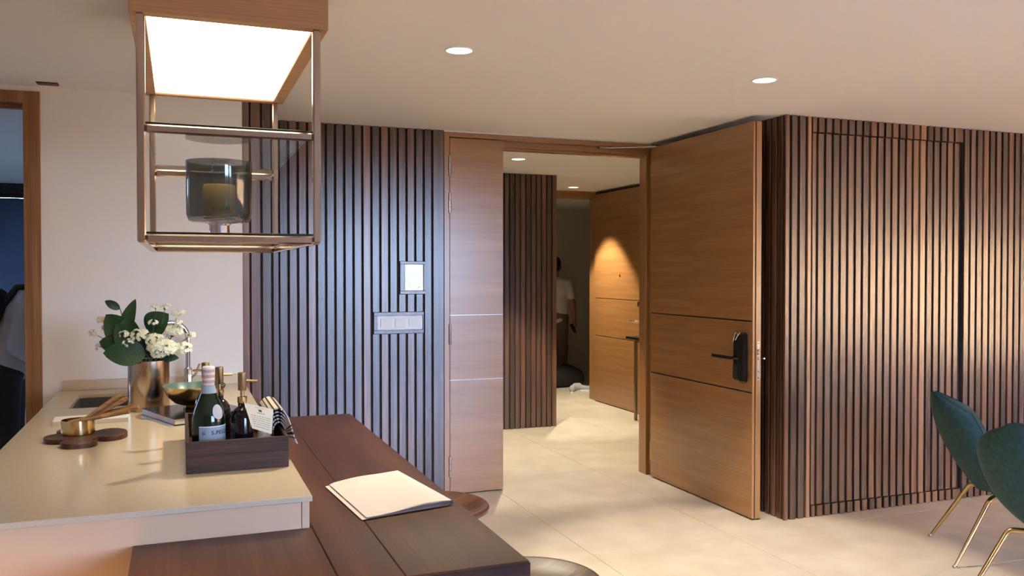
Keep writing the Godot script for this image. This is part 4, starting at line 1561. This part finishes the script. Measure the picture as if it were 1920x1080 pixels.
func ribbon(st: SurfaceTool, pts: Array, z0: float, z1: float) -> void:
	var n := pts.size()
	var len := [0.0]
	for i in range(1, n): len.append(len[i - 1] + (pts[i] - pts[i - 1]).length())
	var th := 0.0022
	st.set_smooth_group(1)
	var N := []
	for i in n:
		var d: Vector2 = (pts[mini(i + 1, n - 1)] - pts[maxi(i - 1, 0)]).normalized()
		N.append(Vector2(-d.y, d.x) * th)
	for i in n - 1:
		var u0: float = len[i] / len[n - 1]
		var u1: float = len[i + 1] / len[n - 1]
		for s in [1.0, -1.0]:
			var a: Vector2 = pts[i] + N[i] * s
			var b: Vector2 = pts[i + 1] + N[i + 1] * s
			var p := [Vector3(a.x, a.y, z0), Vector3(b.x, b.y, z0), Vector3(b.x, b.y, z1), Vector3(a.x, a.y, z1)]
			var t := [Vector2(u0, 0), Vector2(u1, 0), Vector2(u1, 1), Vector2(u0, 1)]
			st.set_smooth_group(1 if s > 0 else 2)
			if s < 0:
				tri_uv(st, [p[0], p[1], p[2]], [t[0], t[1], t[2]]); tri_uv(st, [p[0], p[2], p[3]], [t[0], t[2], t[3]])
			else:
				tri_uv(st, [p[2], p[1], p[0]], [t[2], t[1], t[0]]); tri_uv(st, [p[3], p[2], p[0]], [t[3], t[2], t[0]])
		st.set_smooth_group(-1)
		for z in [z0, z1]:
			var a: Vector2 = pts[i] + N[i]
			var b: Vector2 = pts[i + 1] + N[i + 1]
			var c: Vector2 = pts[i + 1] - N[i + 1]
			var d: Vector2 = pts[i] - N[i]
			var p := [Vector3(a.x, a.y, z), Vector3(b.x, b.y, z), Vector3(c.x, c.y, z), Vector3(d.x, d.y, z)]
			var t := [Vector2(u0, 0), Vector2(u1, 0), Vector2(u1, 1), Vector2(u0, 1)]
			if z == z0:
				tri_uv(st, [p[0], p[1], p[2]], [t[0], t[1], t[2]]); tri_uv(st, [p[0], p[2], p[3]], [t[0], t[2], t[3]])
			else:
				tri_uv(st, [p[2], p[1], p[0]], [t[2], t[1], t[0]]); tri_uv(st, [p[3], p[2], p[0]], [t[3], t[2], t[0]])

# angles run so that -PI / 2 faces +z (towards the viewer) and grow to the right
func arc_band(st: SurfaceTool, r: float, y0: float, y1: float, a0: float, a1: float, _k: int) -> void:
	st.set_smooth_group(1)
	var n := 28
	for i in n:
		var a := lerpf(a0, a1, i / float(n))
		var b := lerpf(a0, a1, (i + 1) / float(n))
		var p := Vector3(cos(a) * r, 0, -sin(a) * r)
		var q := Vector3(cos(b) * r, 0, -sin(b) * r)
		quad(st, p + Vector3.UP * y0, q + Vector3.UP * y0, q + Vector3.UP * y1, p + Vector3.UP * y1)
	st.set_smooth_group(-1)

func on_shoulder(th: float, q: Vector2, y: float) -> Vector3:
	var yy := y + q.y
	var prof := [Vector2(0.051, 0.125), Vector2(0.05, 0.145), Vector2(0.044, 0.172), Vector2(0.033, 0.2), Vector2(0.023, 0.225)]
	var r := 0.051
	for i in 4:
		if yy >= prof[i].y and yy <= prof[i + 1].y:
			r = lerpf(prof[i].x, prof[i + 1].x, (yy - prof[i].y) / (prof[i + 1].y - prof[i].y))
	r += 0.0022
	var a := th + q.x / r
	return Vector3(cos(a) * r, yy, -sin(a) * r)

func bent_text(words: String, h: float, r: float, y: float, a0: float, m: Material, parent: Node) -> void:
	var t := lettering(words, h, 0.0004)
	t.horizontal_alignment = HORIZONTAL_ALIGNMENT_LEFT
	var arr := t.get_mesh_arrays() if t.get_surface_count() == 1 else t.surface_get_arrays(0)
	var v: PackedVector3Array = arr[Mesh.ARRAY_VERTEX]
	for i in v.size():
		var p := v[i]
		var a := a0 + p.x / r
		var rr := r + 0.0002 + p.z
		v[i] = Vector3(cos(a) * rr, y + p.y, -sin(a) * rr)
	var am := ArrayMesh.new()
	var out := []
	out.resize(Mesh.ARRAY_MAX)
	out[Mesh.ARRAY_VERTEX] = v
	out[Mesh.ARRAY_INDEX] = arr[Mesh.ARRAY_INDEX]
	am.add_surface_from_arrays(Mesh.PRIMITIVE_TRIANGLES, out)
	mi("lettering", am, m, parent)

# ------------------------------------------------------------------ the rest of the worktop
func build_worktop_things() -> void:
	# book
	var bk := thing("book", "dark covered book lying flat under the brass bowl", "book", Vector3(-0.155, TOP, -4.075), 0.0)
	bk.rotation.y = atan2(0.365, 0.93)
	var st := new_st()
	box(st, Vector3(0.004, 0.004, 0.004), Vector3(0.33, 0.026, 0.365), 0.001)
	obj("pages", st, M.paper, bk)
	st = new_st()
	box(st, Vector3(0, 0.026, 0), Vector3(0.335, 0.030, 0.37), 0.001)
	obj("cover", st, M.black, bk)
	st = new_st()
	box(st, Vector3(0, 0.0, 0), Vector3(0.335, 0.004, 0.37), 0.001)
	obj("cover", st, M.black, bk)
	# bowl
	var bo := thing("brass_bowl", "round brass bowl with a grey-green inside, on the dark book", "bowl", Vector3(0.062, TOP + 0.0305, -4.0))
	st = new_st()
	lathe(st, [Vector2(0, 0), Vector2(0.045, 0), Vector2(0.048, 0.006), Vector2(0.042, 0.012), Vector2(0.08, 0.026), Vector2(0.112, 0.055), Vector2(0.128, 0.092), Vector2(0.130, 0.1)], 56)
	obj("outside", st, M.brass, bo)
	st = new_st()
	lathe(st, [Vector2(0.130, 0.1), Vector2(0.127, 0.1), Vector2(0.109, 0.058), Vector2(0.078, 0.03), Vector2(0.04, 0.018), Vector2(0, 0.016)], 56)
	obj("inside", st, M.teal_enamel, bo)
	# note pad
	var np := thing("note_pad", "thin white pad lying behind the brass cup of sticks", "pad", Vector3(-0.35, TOP, -3.96), 0.05)
	st = new_st()
	box(st, Vector3(-0.13, 0, -0.08), Vector3(0.15, 0.016, 0.05), 0.001)
	obj("sheets", st, M.paper, np)
	st = new_st()
	box(st, Vector3(-0.13, 0.016, -0.08), Vector3(0.15, 0.019, 0.05), 0.001)
	obj("cover", st, M.white, np)
	# lobed board
	var bd := thing("lobed_board", "dark wooden board of rounded lobes under the brass cup", "board", Vector3(-0.335, TOP, -3.55))
	var poly := circle(Vector2(0.0, 0.0), 0.075, 1.0, 1.25)
	for q in [[-0.07, 0.005, 0.058, 1.2], [0.0, 0.128, 0.06, 1.0], [0.09, -0.02, 0.062, 1.5], [-0.05, -0.12, 0.05, 1.0]]:
		var merged := Geometry2D.merge_polygons(poly, circle(Vector2(q[0], q[1]), q[2], 1.0, q[3]))
		poly = merged[0]
	st = new_st()
	slab(st, poly, 0.0, 0.019, 0.002)
	obj("board", st, M.board, bd)
	# cup
	var cp := thing("brass_cup", "low brass cup holding wooden sticks", "cup", Vector3(-0.352, TOP + 0.0195, -3.575))
	st = new_st()
	lathe(st, [Vector2(0, 0), Vector2(0.055, 0), Vector2(0.057, 0.002), Vector2(0.057, 0.053), Vector2(0.055, 0.053), Vector2(0.055, 0.004), Vector2(0, 0.003)], 44)
	obj("cup", st, M.brass, cp)
	rng.seed = 77
	for k in 11:
		var s := thing("wooden_stick", "pale wooden stick leaning in the low brass cup", "stick", Vector3(-0.352, TOP + 0.0195, -3.575), 0.0, "wooden sticks in the brass cup")
		st = new_st()
		var low := k >= 6
		var from := Vector3(-0.048 + rng.randf() * 0.02, (0.040 if low else 0.008) + rng.randf() * 0.006, -0.024 + (k % 6) * 0.0095)
		var to := Vector3(0.12 + rng.randf() * 0.05, 0.112 + rng.randf() * 0.03, -0.05 + k * 0.014)
		if low: to = Vector3(0.165 + rng.randf() * 0.05, 0.068 + rng.randf() * 0.012, -0.03 + (k - 6) * 0.026)
		var rim_y := 0.056 + 0.004
		var tt := (0.055 - from.x) / (to.x - from.x)
		if lerpf(from.y, to.y, tt) < rim_y: to.y = from.y + (rim_y - from.y) / tt
		tube(st, [from, from.lerp(to, 0.45), to], [0.0045, 0.0065, 0.0085], 8)
		obj("stick", st, M.stick, s)
	# vase and flowers
	var vx := -0.128
	var vz := -4.235
	var v := thing("metal_vase", "tall bronze metal cylinder vase of flowers", "vase", Vector3(vx, TOP, vz))
	st = new_st()
	lathe(st, [Vector2(0, 0), Vector2(0.086, 0), Vector2(0.088, 0.003), Vector2(0.088, 0.224), Vector2(0.084, 0.224), Vector2(0.084, 0.006), Vector2(0, 0.006)], 64)
	obj("cylinder", st, M.vase, v)
	flowers(Vector3(vx, TOP, vz))

func circle(c: Vector2, r: float, sx: float, sy: float) -> PackedVector2Array:
	var p := PackedVector2Array()
	for k in 28:
		var a := TAU * k / 28.0
		p.append(c + Vector2(cos(a) * r * sx, sin(a) * r * sy))
	return p

func leaf_blade(st: SurfaceTool, base: Vector3, tip: Vector3, wide: float, up: Vector3, curl: float) -> void:
	var axis := tip - base
	var side := axis.cross(up).normalized()
	var nrm := side.cross(axis).normalized()
	var n := 10
	var rows := []
	for i in n + 1:
		var t := i / float(n)
		var w := wide * pow(sin(PI * clampf(pow(t, 0.8), 0.0, 1.0)), 0.75)
		var c := base + axis * t + nrm * curl * sin(PI * t)
		var row := []
		for j in 5:
			var s := (j - 2) / 2.0
			row.append(c + side * w * s + nrm * (absf(s) * w * 0.22))
		rows.append(row)
	st.set_smooth_group(1)
	for i in n:
		for j in 4:
			quad(st, rows[i][j], rows[i][j + 1], rows[i + 1][j + 1], rows[i + 1][j])
	st.set_smooth_group(-1)

func floret(st: SurfaceTool, c: Vector3, n: Vector3, r: float) -> void:
	n = n.normalized()
	var a := n.cross(Vector3.UP if absf(n.y) < 0.9 else Vector3.RIGHT).normalized()
	var b := n.cross(a)
	var turn := rng.randf() * TAU
	for k in 6:
		var t := turn + TAU * k / 6.0
		var d := a * cos(t) + b * sin(t)
		var e := n.cross(d)
		var p0 := c
		var p1 := c + d * r * 0.55 + e * r * 0.27 + n * r * 0.12
		var p2 := c + d * r + n * r * 0.3
		var p3 := c + d * r * 0.55 - e * r * 0.27 + n * r * 0.12
		tri(st, p0, p1, p2); tri(st, p0, p2, p3)

func flowers(at: Vector3) -> void:
	rng.seed = 5
	var right := Vector3(cos(0.367), 0, sin(0.367))      # across the view at the vase
	var near := Vector3(-right.z, 0, right.x)
	# px offsets from the vase mouth (x right, y up, in metres) of each flower head: [x, y, depth, radius, florets, blush]
	var heads := [
		[0.092, 0.058, 0.075, 0.066, 120, false, "broad dome of white star flowers at the right of the bouquet"],
		[0.165, 0.055, 0.03, 0.042, 50, false, "white flower head at the bouquet's far right"],
		[-0.010, 0.118, 0.07, 0.042, 46, false, "cream flower head in the middle of the bouquet"],
		[0.050, 0.098, 0.06, 0.040, 44, false, "cream flower head between the middle and the white dome"],
		[-0.072, 0.122, 0.08, 0.024, 20, false, "small cream flower cluster left of the middle"],
		[-0.050, 0.086, 0.09, 0.024, 20, false, "small cream flower cluster low in the middle"],
		[0.118, 0.130, 0.0, 0.048, 50, false, "loose white flower head at the upper right"],
		[0.030, 0.170, 0.02, 0.020, 12, false, "tiny white buds above the dark leaf"],
		[0.030, 0.242, -0.01, 0.020, 10, false, "small sprig at the very top of the bouquet"],
		[0.072, 0.240, -0.01, 0.024, 12, false, "small sprig just right of the topmost one"],
		[0.135, 0.212, 0.0, 0.030, 20, false, "curved sprig of white buds at the top right"],
		[0.152, 0.168, 0.03, 0.020, 12, false, "side sprig of white buds at the right"],
		[0.194, 0.112, 0.0, 0.022, 14, false, "lone sprig reaching out to the right"],
		[-0.214, 0.182, 0.0, 0.022, 16, true, "blush sprig at the upper left of the bouquet"],
		[-0.240, 0.122, 0.02, 0.026, 18, true, "blush sprig reaching farthest left"],
		[-0.192, 0.143, 0.0, 0.020, 14, true, "blush sprig between the other left ones"],
		[-0.205, 0.061, 0.02, 0.026, 18, true, "blush sprig hanging low on the left"],
		[-0.118, 0.012, 0.05, 0.020, 12, true, "blush sprig drooping over the vase rim"],
	]
	for q in heads:
		var f := thing("flower_stem", q[6], "flower", at, 0.0, "flowers in the bronze vase")
		var h: Vector3 = Vector3(0, 0.224, 0) + right * q[0] + Vector3.UP * q[1] + near * q[2]
		var root: Vector3 = Vector3(0, 0.05, 0) + right * clampf(q[0] * 0.2, -0.05, 0.05) + near * q[2] * 0.3
		var mouth: Vector3 = Vector3(0, 0.228, 0) + right * clampf(q[0] * 0.45, -0.065, 0.065) + near * clampf(q[2] * 0.5, -0.03, 0.03)
		var st := new_st()
		var stem := [root, mouth, mouth.lerp(h, 0.5) + Vector3.UP * 0.012, h - (h - mouth).normalized() * q[3] * 0.3]
		tube(st, stem, [0.0025, 0.0025, 0.002, 0.0015], 6)
		var dir: Vector3 = (h - mouth).normalized()
		dir = (dir + Vector3.UP * 0.35 + near * 0.45).normalized()
		var pos := []
		for k in q[4]:
			var p := Vector3(rng.randfn(), rng.randfn(), rng.randfn()).normalized()
			var face: Vector3 = (near * 0.8 + Vector3.UP * 0.6).normalized()
			if p.dot(face) < -0.1: p = p - face * 2.0 * p.dot(face)
			pos.append([h + p * q[3] * rng.randf_range(0.72, 1.0) * Vector3(1.0, 0.62, 1.0), p + face * 0.4])
		for k in mini(q[4], 12):
			var tip: Vector3 = pos[k][0]
			tube(st, [stem[3] - dir * q[3] * 0.35, tip], 0.001, 4, false)
		obj("stem", st, M.stem, f)
		st = new_st()
		for k in pos:
			floret(st, k[0], k[1] + dir * 0.3, 0.0105 if q[4] > 20 else 0.009)
			ball(st, k[0], Vector3.ONE * 0.0028, 6)
		obj("flower_head", st, M.petal_blush if q[5] else M.petal, f)
	# big leaves: base and tip offsets in the same frame, width, facing, curl
	var leaves := [
		[[-0.06, 0.07, 0.03], [-0.178, 0.205, 0.03], 0.062, "large dark leaf standing up at the left of the bouquet"],
		[[-0.10, 0.10, 0.02], [-0.048, 0.275, 0.02], 0.034, "narrow dark leaf with the topmost pointed tip"],
		[[-0.118, 0.228, 0.02], [-0.182, 0.266, 0.03], 0.019, "small oval leaf at the top left"],
		[[-0.06, 0.06, 0.05], [-0.195, 0.085, 0.06], 0.046, "broad dark leaf spreading low on the left"],
		[[0.02, 0.03, 0.07], [-0.150, 0.040, 0.12], 0.060, "broad dark leaf over the front of the vase rim"],
		[[-0.01, 0.12, -0.02], [0.080, 0.205, -0.03], 0.062, "round dark leaf behind the white flowers"],
		[[-0.06, 0.05, 0.03], [-0.075, 0.200, 0.04], 0.058, "wide dark leaf in the heart of the bouquet"],
		[[0.085, 0.012, 0.05], [0.160, 0.012, 0.06], 0.022, "bright green leaf under the white dome of flowers"],
		[[0.0, 0.01, 0.04], [0.040, 0.130, 0.03], 0.060, "dark leaf behind the middle flower heads"],
		[[-0.03, 0.04, 0.06], [-0.115, 0.165, 0.07], 0.048, "dark leaf folded in front of the large left one"],
	]
	for q in leaves:
		var f := thing("leaf_sprig", q[3], "leaf", at, 0.0, "leaves in the bronze vase")
		var b: Vector3 = Vector3(0, 0.226, 0) + right * q[0][0] + Vector3.UP * q[0][1] + near * q[0][2]
		var t: Vector3 = Vector3(0, 0.226, 0) + right * q[1][0] + Vector3.UP * q[1][1] + near * q[1][2]
		var mouth: Vector3 = Vector3(0, 0.224, 0) + right * clampf(q[0][0], -0.06, 0.06) + near * clampf(q[0][2] * 0.6, -0.04, 0.04)
		var st := new_st()
		tube(st, [Vector3(0, 0.05, 0), mouth, b, b.lerp(t, 0.9)], [0.003, 0.003, 0.0022, 0.001], 6)
		obj("stalk", st, M.stem, f)
		st = new_st()
		leaf_blade(st, b, t, q[2], near + Vector3.UP * 0.3, 0.012)
		obj("blade", st, M.leaf, f)

# ------------------------------------------------------------------ people
func build_people() -> void:
	# figure beyond the left opening, mostly hidden by the timber lining
	var p := thing("person", "person in a pale jacket with a black backpack standing beyond the left opening", "person", Vector3(-1.02, 0, -6.25), deg_to_rad(-90))
	figure(p, M.jacket, M.trousers, true, deg_to_rad(20))
	var q := thing("person", "person in a white T-shirt holding a dark box behind the lobby slats", "person", Vector3(4.87, 0, -11.0), deg_to_rad(-25))
	figure(q, M.shirt, M.khaki, false, 0.0)

# faces -z; the right arm is at +x
# bends forward at the hips by lean
func figure(p: Node3D, top: Material, legs: Material, pack: bool, lean: float) -> void:
	var V := func(x: float, y: float, z: float) -> Vector3:
		var share := clampf((y - 0.86) / 0.12, 0.0, 1.0)
		return Vector3(0, 0.92, 0) + Vector3(x, y - 0.92, z).rotated(Vector3.RIGHT, -lean * share)
	var sh := 1.38
	var elbow_r: Vector3 = V.call(0.25, 1.10, -0.02)
	var hand_r: Vector3 = V.call(0.27, 0.85, -0.10)
	var elbow_l: Vector3 = V.call(-0.25, 1.10, 0.02)
	var hand_l: Vector3 = V.call(-0.25, 0.86, -0.10)
	if pack:
		elbow_r = V.call(0.25, 1.10, -0.05)
		hand_r = V.call(0.20, 0.99, -0.28)
		elbow_l = V.call(-0.26, 1.12, -0.08)
		hand_l = V.call(-0.16, 1.22, -0.32)
	var skin := [
		[V.call(0, 1.40, 0.0), V.call(0, 1.50, -0.015), 0.052, 0.05],
		[V.call(0, 1.62, -0.01), V.call(0, 1.56, -0.03), 0.082, 0.068],
		[V.call(0, 1.585, -0.09), V.call(0, 1.57, -0.105), 0.014, 0.016],
		[V.call(0.078, 1.59, 0), V.call(0.082, 1.57, 0), 0.016, 0.014], [V.call(-0.078, 1.59, 0), V.call(-0.082, 1.57, 0), 0.016, 0.014],
		[V.call(0, sh - 0.05, 0.0), V.call(0, 0.98, 0.0), 0.11, 0.115], [V.call(0.15, sh - 0.02, 0), V.call(-0.15, sh - 0.02, 0), 0.06, 0.06],
		[V.call(0.17, sh - 0.02, 0), elbow_r, 0.05, 0.038], [elbow_r, hand_r, 0.038, 0.028],
		[V.call(-0.17, sh - 0.02, 0), elbow_l, 0.05, 0.038], [elbow_l, hand_l, 0.038, 0.028],
		[V.call(0.09, 0.92, 0), V.call(0.10, 0.48, -0.01), 0.085, 0.055], [V.call(0.10, 0.48, -0.01), V.call(0.10, 0.09, 0.02), 0.052, 0.036],
		[V.call(-0.09, 0.92, 0), V.call(-0.10, 0.48, -0.01), 0.085, 0.055], [V.call(-0.10, 0.48, -0.01), V.call(-0.10, 0.09, 0.02), 0.052, 0.036],
		[V.call(0.10, 0.05, 0.03), V.call(0.105, 0.035, -0.15), 0.042, 0.03], [V.call(-0.10, 0.05, 0.03), V.call(-0.105, 0.035, -0.15), 0.042, 0.03],
		[V.call(0.10, 0.10, 0.02), V.call(0.10, 0.05, 0.03), 0.036, 0.042], [V.call(-0.10, 0.10, 0.02), V.call(-0.10, 0.05, 0.03), 0.036, 0.042],
	]
	var st := new_st()
	blend_body(st, skin, 0.014, 0.03)
	for s in [[hand_r, (hand_r - elbow_r).normalized(), 1.0], [hand_l, (hand_l - elbow_l).normalized(), -1.0]]:
		var c: Vector3 = s[0]
		var d: Vector3 = s[1]
		var fwd := Vector3(0, 0, -1)
		fwd = (fwd - d * fwd.dot(d)).normalized()
		var inward := d.cross(fwd).normalized()
		if inward.x * s[2] > 0: inward = -inward
		var bones := [[c - d * 0.02, c + d * 0.07, 0.026, 0.028], [c + fwd * 0.015 + d * 0.03, c + fwd * 0.02 + d * 0.075, 0.018, 0.018], [c - fwd * 0.015 + d * 0.03, c - fwd * 0.02 + d * 0.075, 0.018, 0.018]]
		for k in 4:
			var b := c + d * 0.08 + fwd * (0.030 - k * 0.02)
			var l: float = [0.036, 0.042, 0.038, 0.030][k]
			var m := b + d * l + inward * 0.008
			bones.append([b, m, 0.009, 0.0085])
			bones.append([m, m + d * l * 0.5 + inward * l * 0.6, 0.0085, 0.0075])
		bones.append([c + d * 0.02 + fwd * 0.025, c + d * 0.055 + fwd * 0.05 + inward * 0.012, 0.012, 0.01])
		bones.append([c + d * 0.055 + fwd * 0.05 + inward * 0.012, c + d * 0.085 + fwd * 0.05 + inward * 0.022, 0.01, 0.008])
		blend_body(st, bones, 0.006, 0.006)
	obj("body", st, M.skin, p)
	# hair
	st = new_st()
	blend_body(st, [[V.call(0, 1.655, 0.005), V.call(0, 1.60, 0.035), 0.083, 0.072], [V.call(0, 1.67, -0.04), V.call(0, 1.68, 0.0), 0.058, 0.07]], 0.012, 0.02)
	obj("hair", st, M.hair, p)
	# face marks
	st = new_st()
	for s in [-1.0, 1.0]: ball(st, V.call(s * 0.03, 1.605, -0.084), Vector3(0.011, 0.007, 0.006), 8)
	obj("eyes", st, M.hair, p)
	st = new_st()
	tube(st, [V.call(-0.024, 1.535, -0.088), V.call(0, 1.532, -0.097), V.call(0.024, 1.535, -0.088)], 0.005, 8)
	obj("mouth", st, mat(rgb8(120, 66, 58), 0.6), p)
	# top
	st = new_st()
	var cut: float = 0.97 if pack else 0.6
	var shirt := [[V.call(0, sh - 0.03, 0.0), V.call(0, 1.15, 0), 0.125, 0.13], [V.call(0.06, 1.15, 0), V.call(0.065, 0.90, 0), 0.115, 0.118], [V.call(-0.06, 1.15, 0), V.call(-0.065, 0.90, 0), 0.115, 0.118],
		[V.call(0.15, sh - 0.025, 0), V.call(-0.15, sh - 0.025, 0), 0.074, 0.074], [V.call(0.08, sh - 0.1, 0), V.call(-0.08, sh - 0.1, 0), 0.115, 0.115],
		[V.call(0.17, sh - 0.02, 0), V.call(0.17, sh - 0.02, 0).lerp(elbow_r, cut), 0.07, 0.066], [V.call(-0.17, sh - 0.02, 0), V.call(-0.17, sh - 0.02, 0).lerp(elbow_l, cut), 0.07, 0.066]]
	if pack:
		shirt.append([elbow_r, elbow_r.lerp(hand_r, 0.9), 0.058, 0.046])
		shirt.append([elbow_l, elbow_l.lerp(hand_l, 0.9), 0.058, 0.046])
	blend_body(st, shirt, 0.014, 0.03)
	obj("jacket" if pack else "t_shirt", st, top, p)
	# trousers
	st = new_st()
	blend_body(st, [[V.call(0.06, 0.93, 0), V.call(-0.06, 0.93, 0), 0.122, 0.122], [V.call(0.085, 0.88, 0), V.call(0.10, 0.48, -0.005), 0.105, 0.078], [V.call(0.10, 0.48, -0.005), V.call(0.10, 0.11, 0.02), 0.078, 0.066],
		[V.call(-0.085, 0.88, 0), V.call(-0.10, 0.48, -0.005), 0.105, 0.078], [V.call(-0.10, 0.48, -0.005), V.call(-0.10, 0.11, 0.02), 0.078, 0.066]], 0.014, 0.025)
	obj("trousers", st, legs, p)
	st = new_st()
	for s in [-1.0, 1.0]:
		blend_body(st, [[V.call(s * 0.10, 0.058, 0.04), V.call(s * 0.106, 0.048, -0.17), 0.052, 0.042], [V.call(s * 0.10, 0.1, 0.03), V.call(s * 0.10, 0.06, 0.0), 0.046, 0.05]], 0.014, 0.02)
	obj("shoes", st, M.black_soft, p)
	if pack:
		var b := thing("backpack", "black backpack and strap on the person beyond the left opening", "backpack", p.position, p.rotation.y)
		st = new_st()
		blend_body(st, [[V.call(0.09, 1.28, 0.20), V.call(0.10, 0.98, 0.22), 0.085, 0.10], [V.call(-0.09, 1.28, 0.20), V.call(-0.10, 0.98, 0.22), 0.085, 0.10], [V.call(0, 1.30, 0.2), V.call(0, 1.0, 0.24), 0.08, 0.1]], 0.016, 0.04)
		obj("bag", st, M.black_soft, b)
		for s in [-1.0, 1.0]:
			st = new_st()
			tube(st, [V.call(s * 0.10, 1.30, 0.13), V.call(s * 0.11, 1.425, 0.10), V.call(s * 0.12, 1.462, 0.0), V.call(s * 0.12, 1.40, -0.10), V.call(s * 0.12, 1.2, -0.15), V.call(s * 0.14, 1.06, -0.1), V.call(s * 0.15, 1.0, 0.1)], 0.022, 8)
			obj("strap", st, M.black_soft, b)
	else:
		var b := thing("dark_box", "small dark box held in the hand of the person in white", "box", p.position, p.rotation.y)
		st = new_st()
		var xf := Transform3D(Basis(Vector3(0, 0, 1), 0.5), hand_r + Vector3(-0.022, -0.10, 0))
		box(st, Vector3(-0.02, -0.075, -0.06), Vector3(0.022, 0.06, 0.06), 0.008, xf)
		obj("case", st, M.black_soft, b)
		st = new_st()
		box(st, Vector3(-0.021, 0.02, -0.061), Vector3(0.023, 0.026, 0.061), 0.001, xf)
		obj("seam", st, M.black, b)
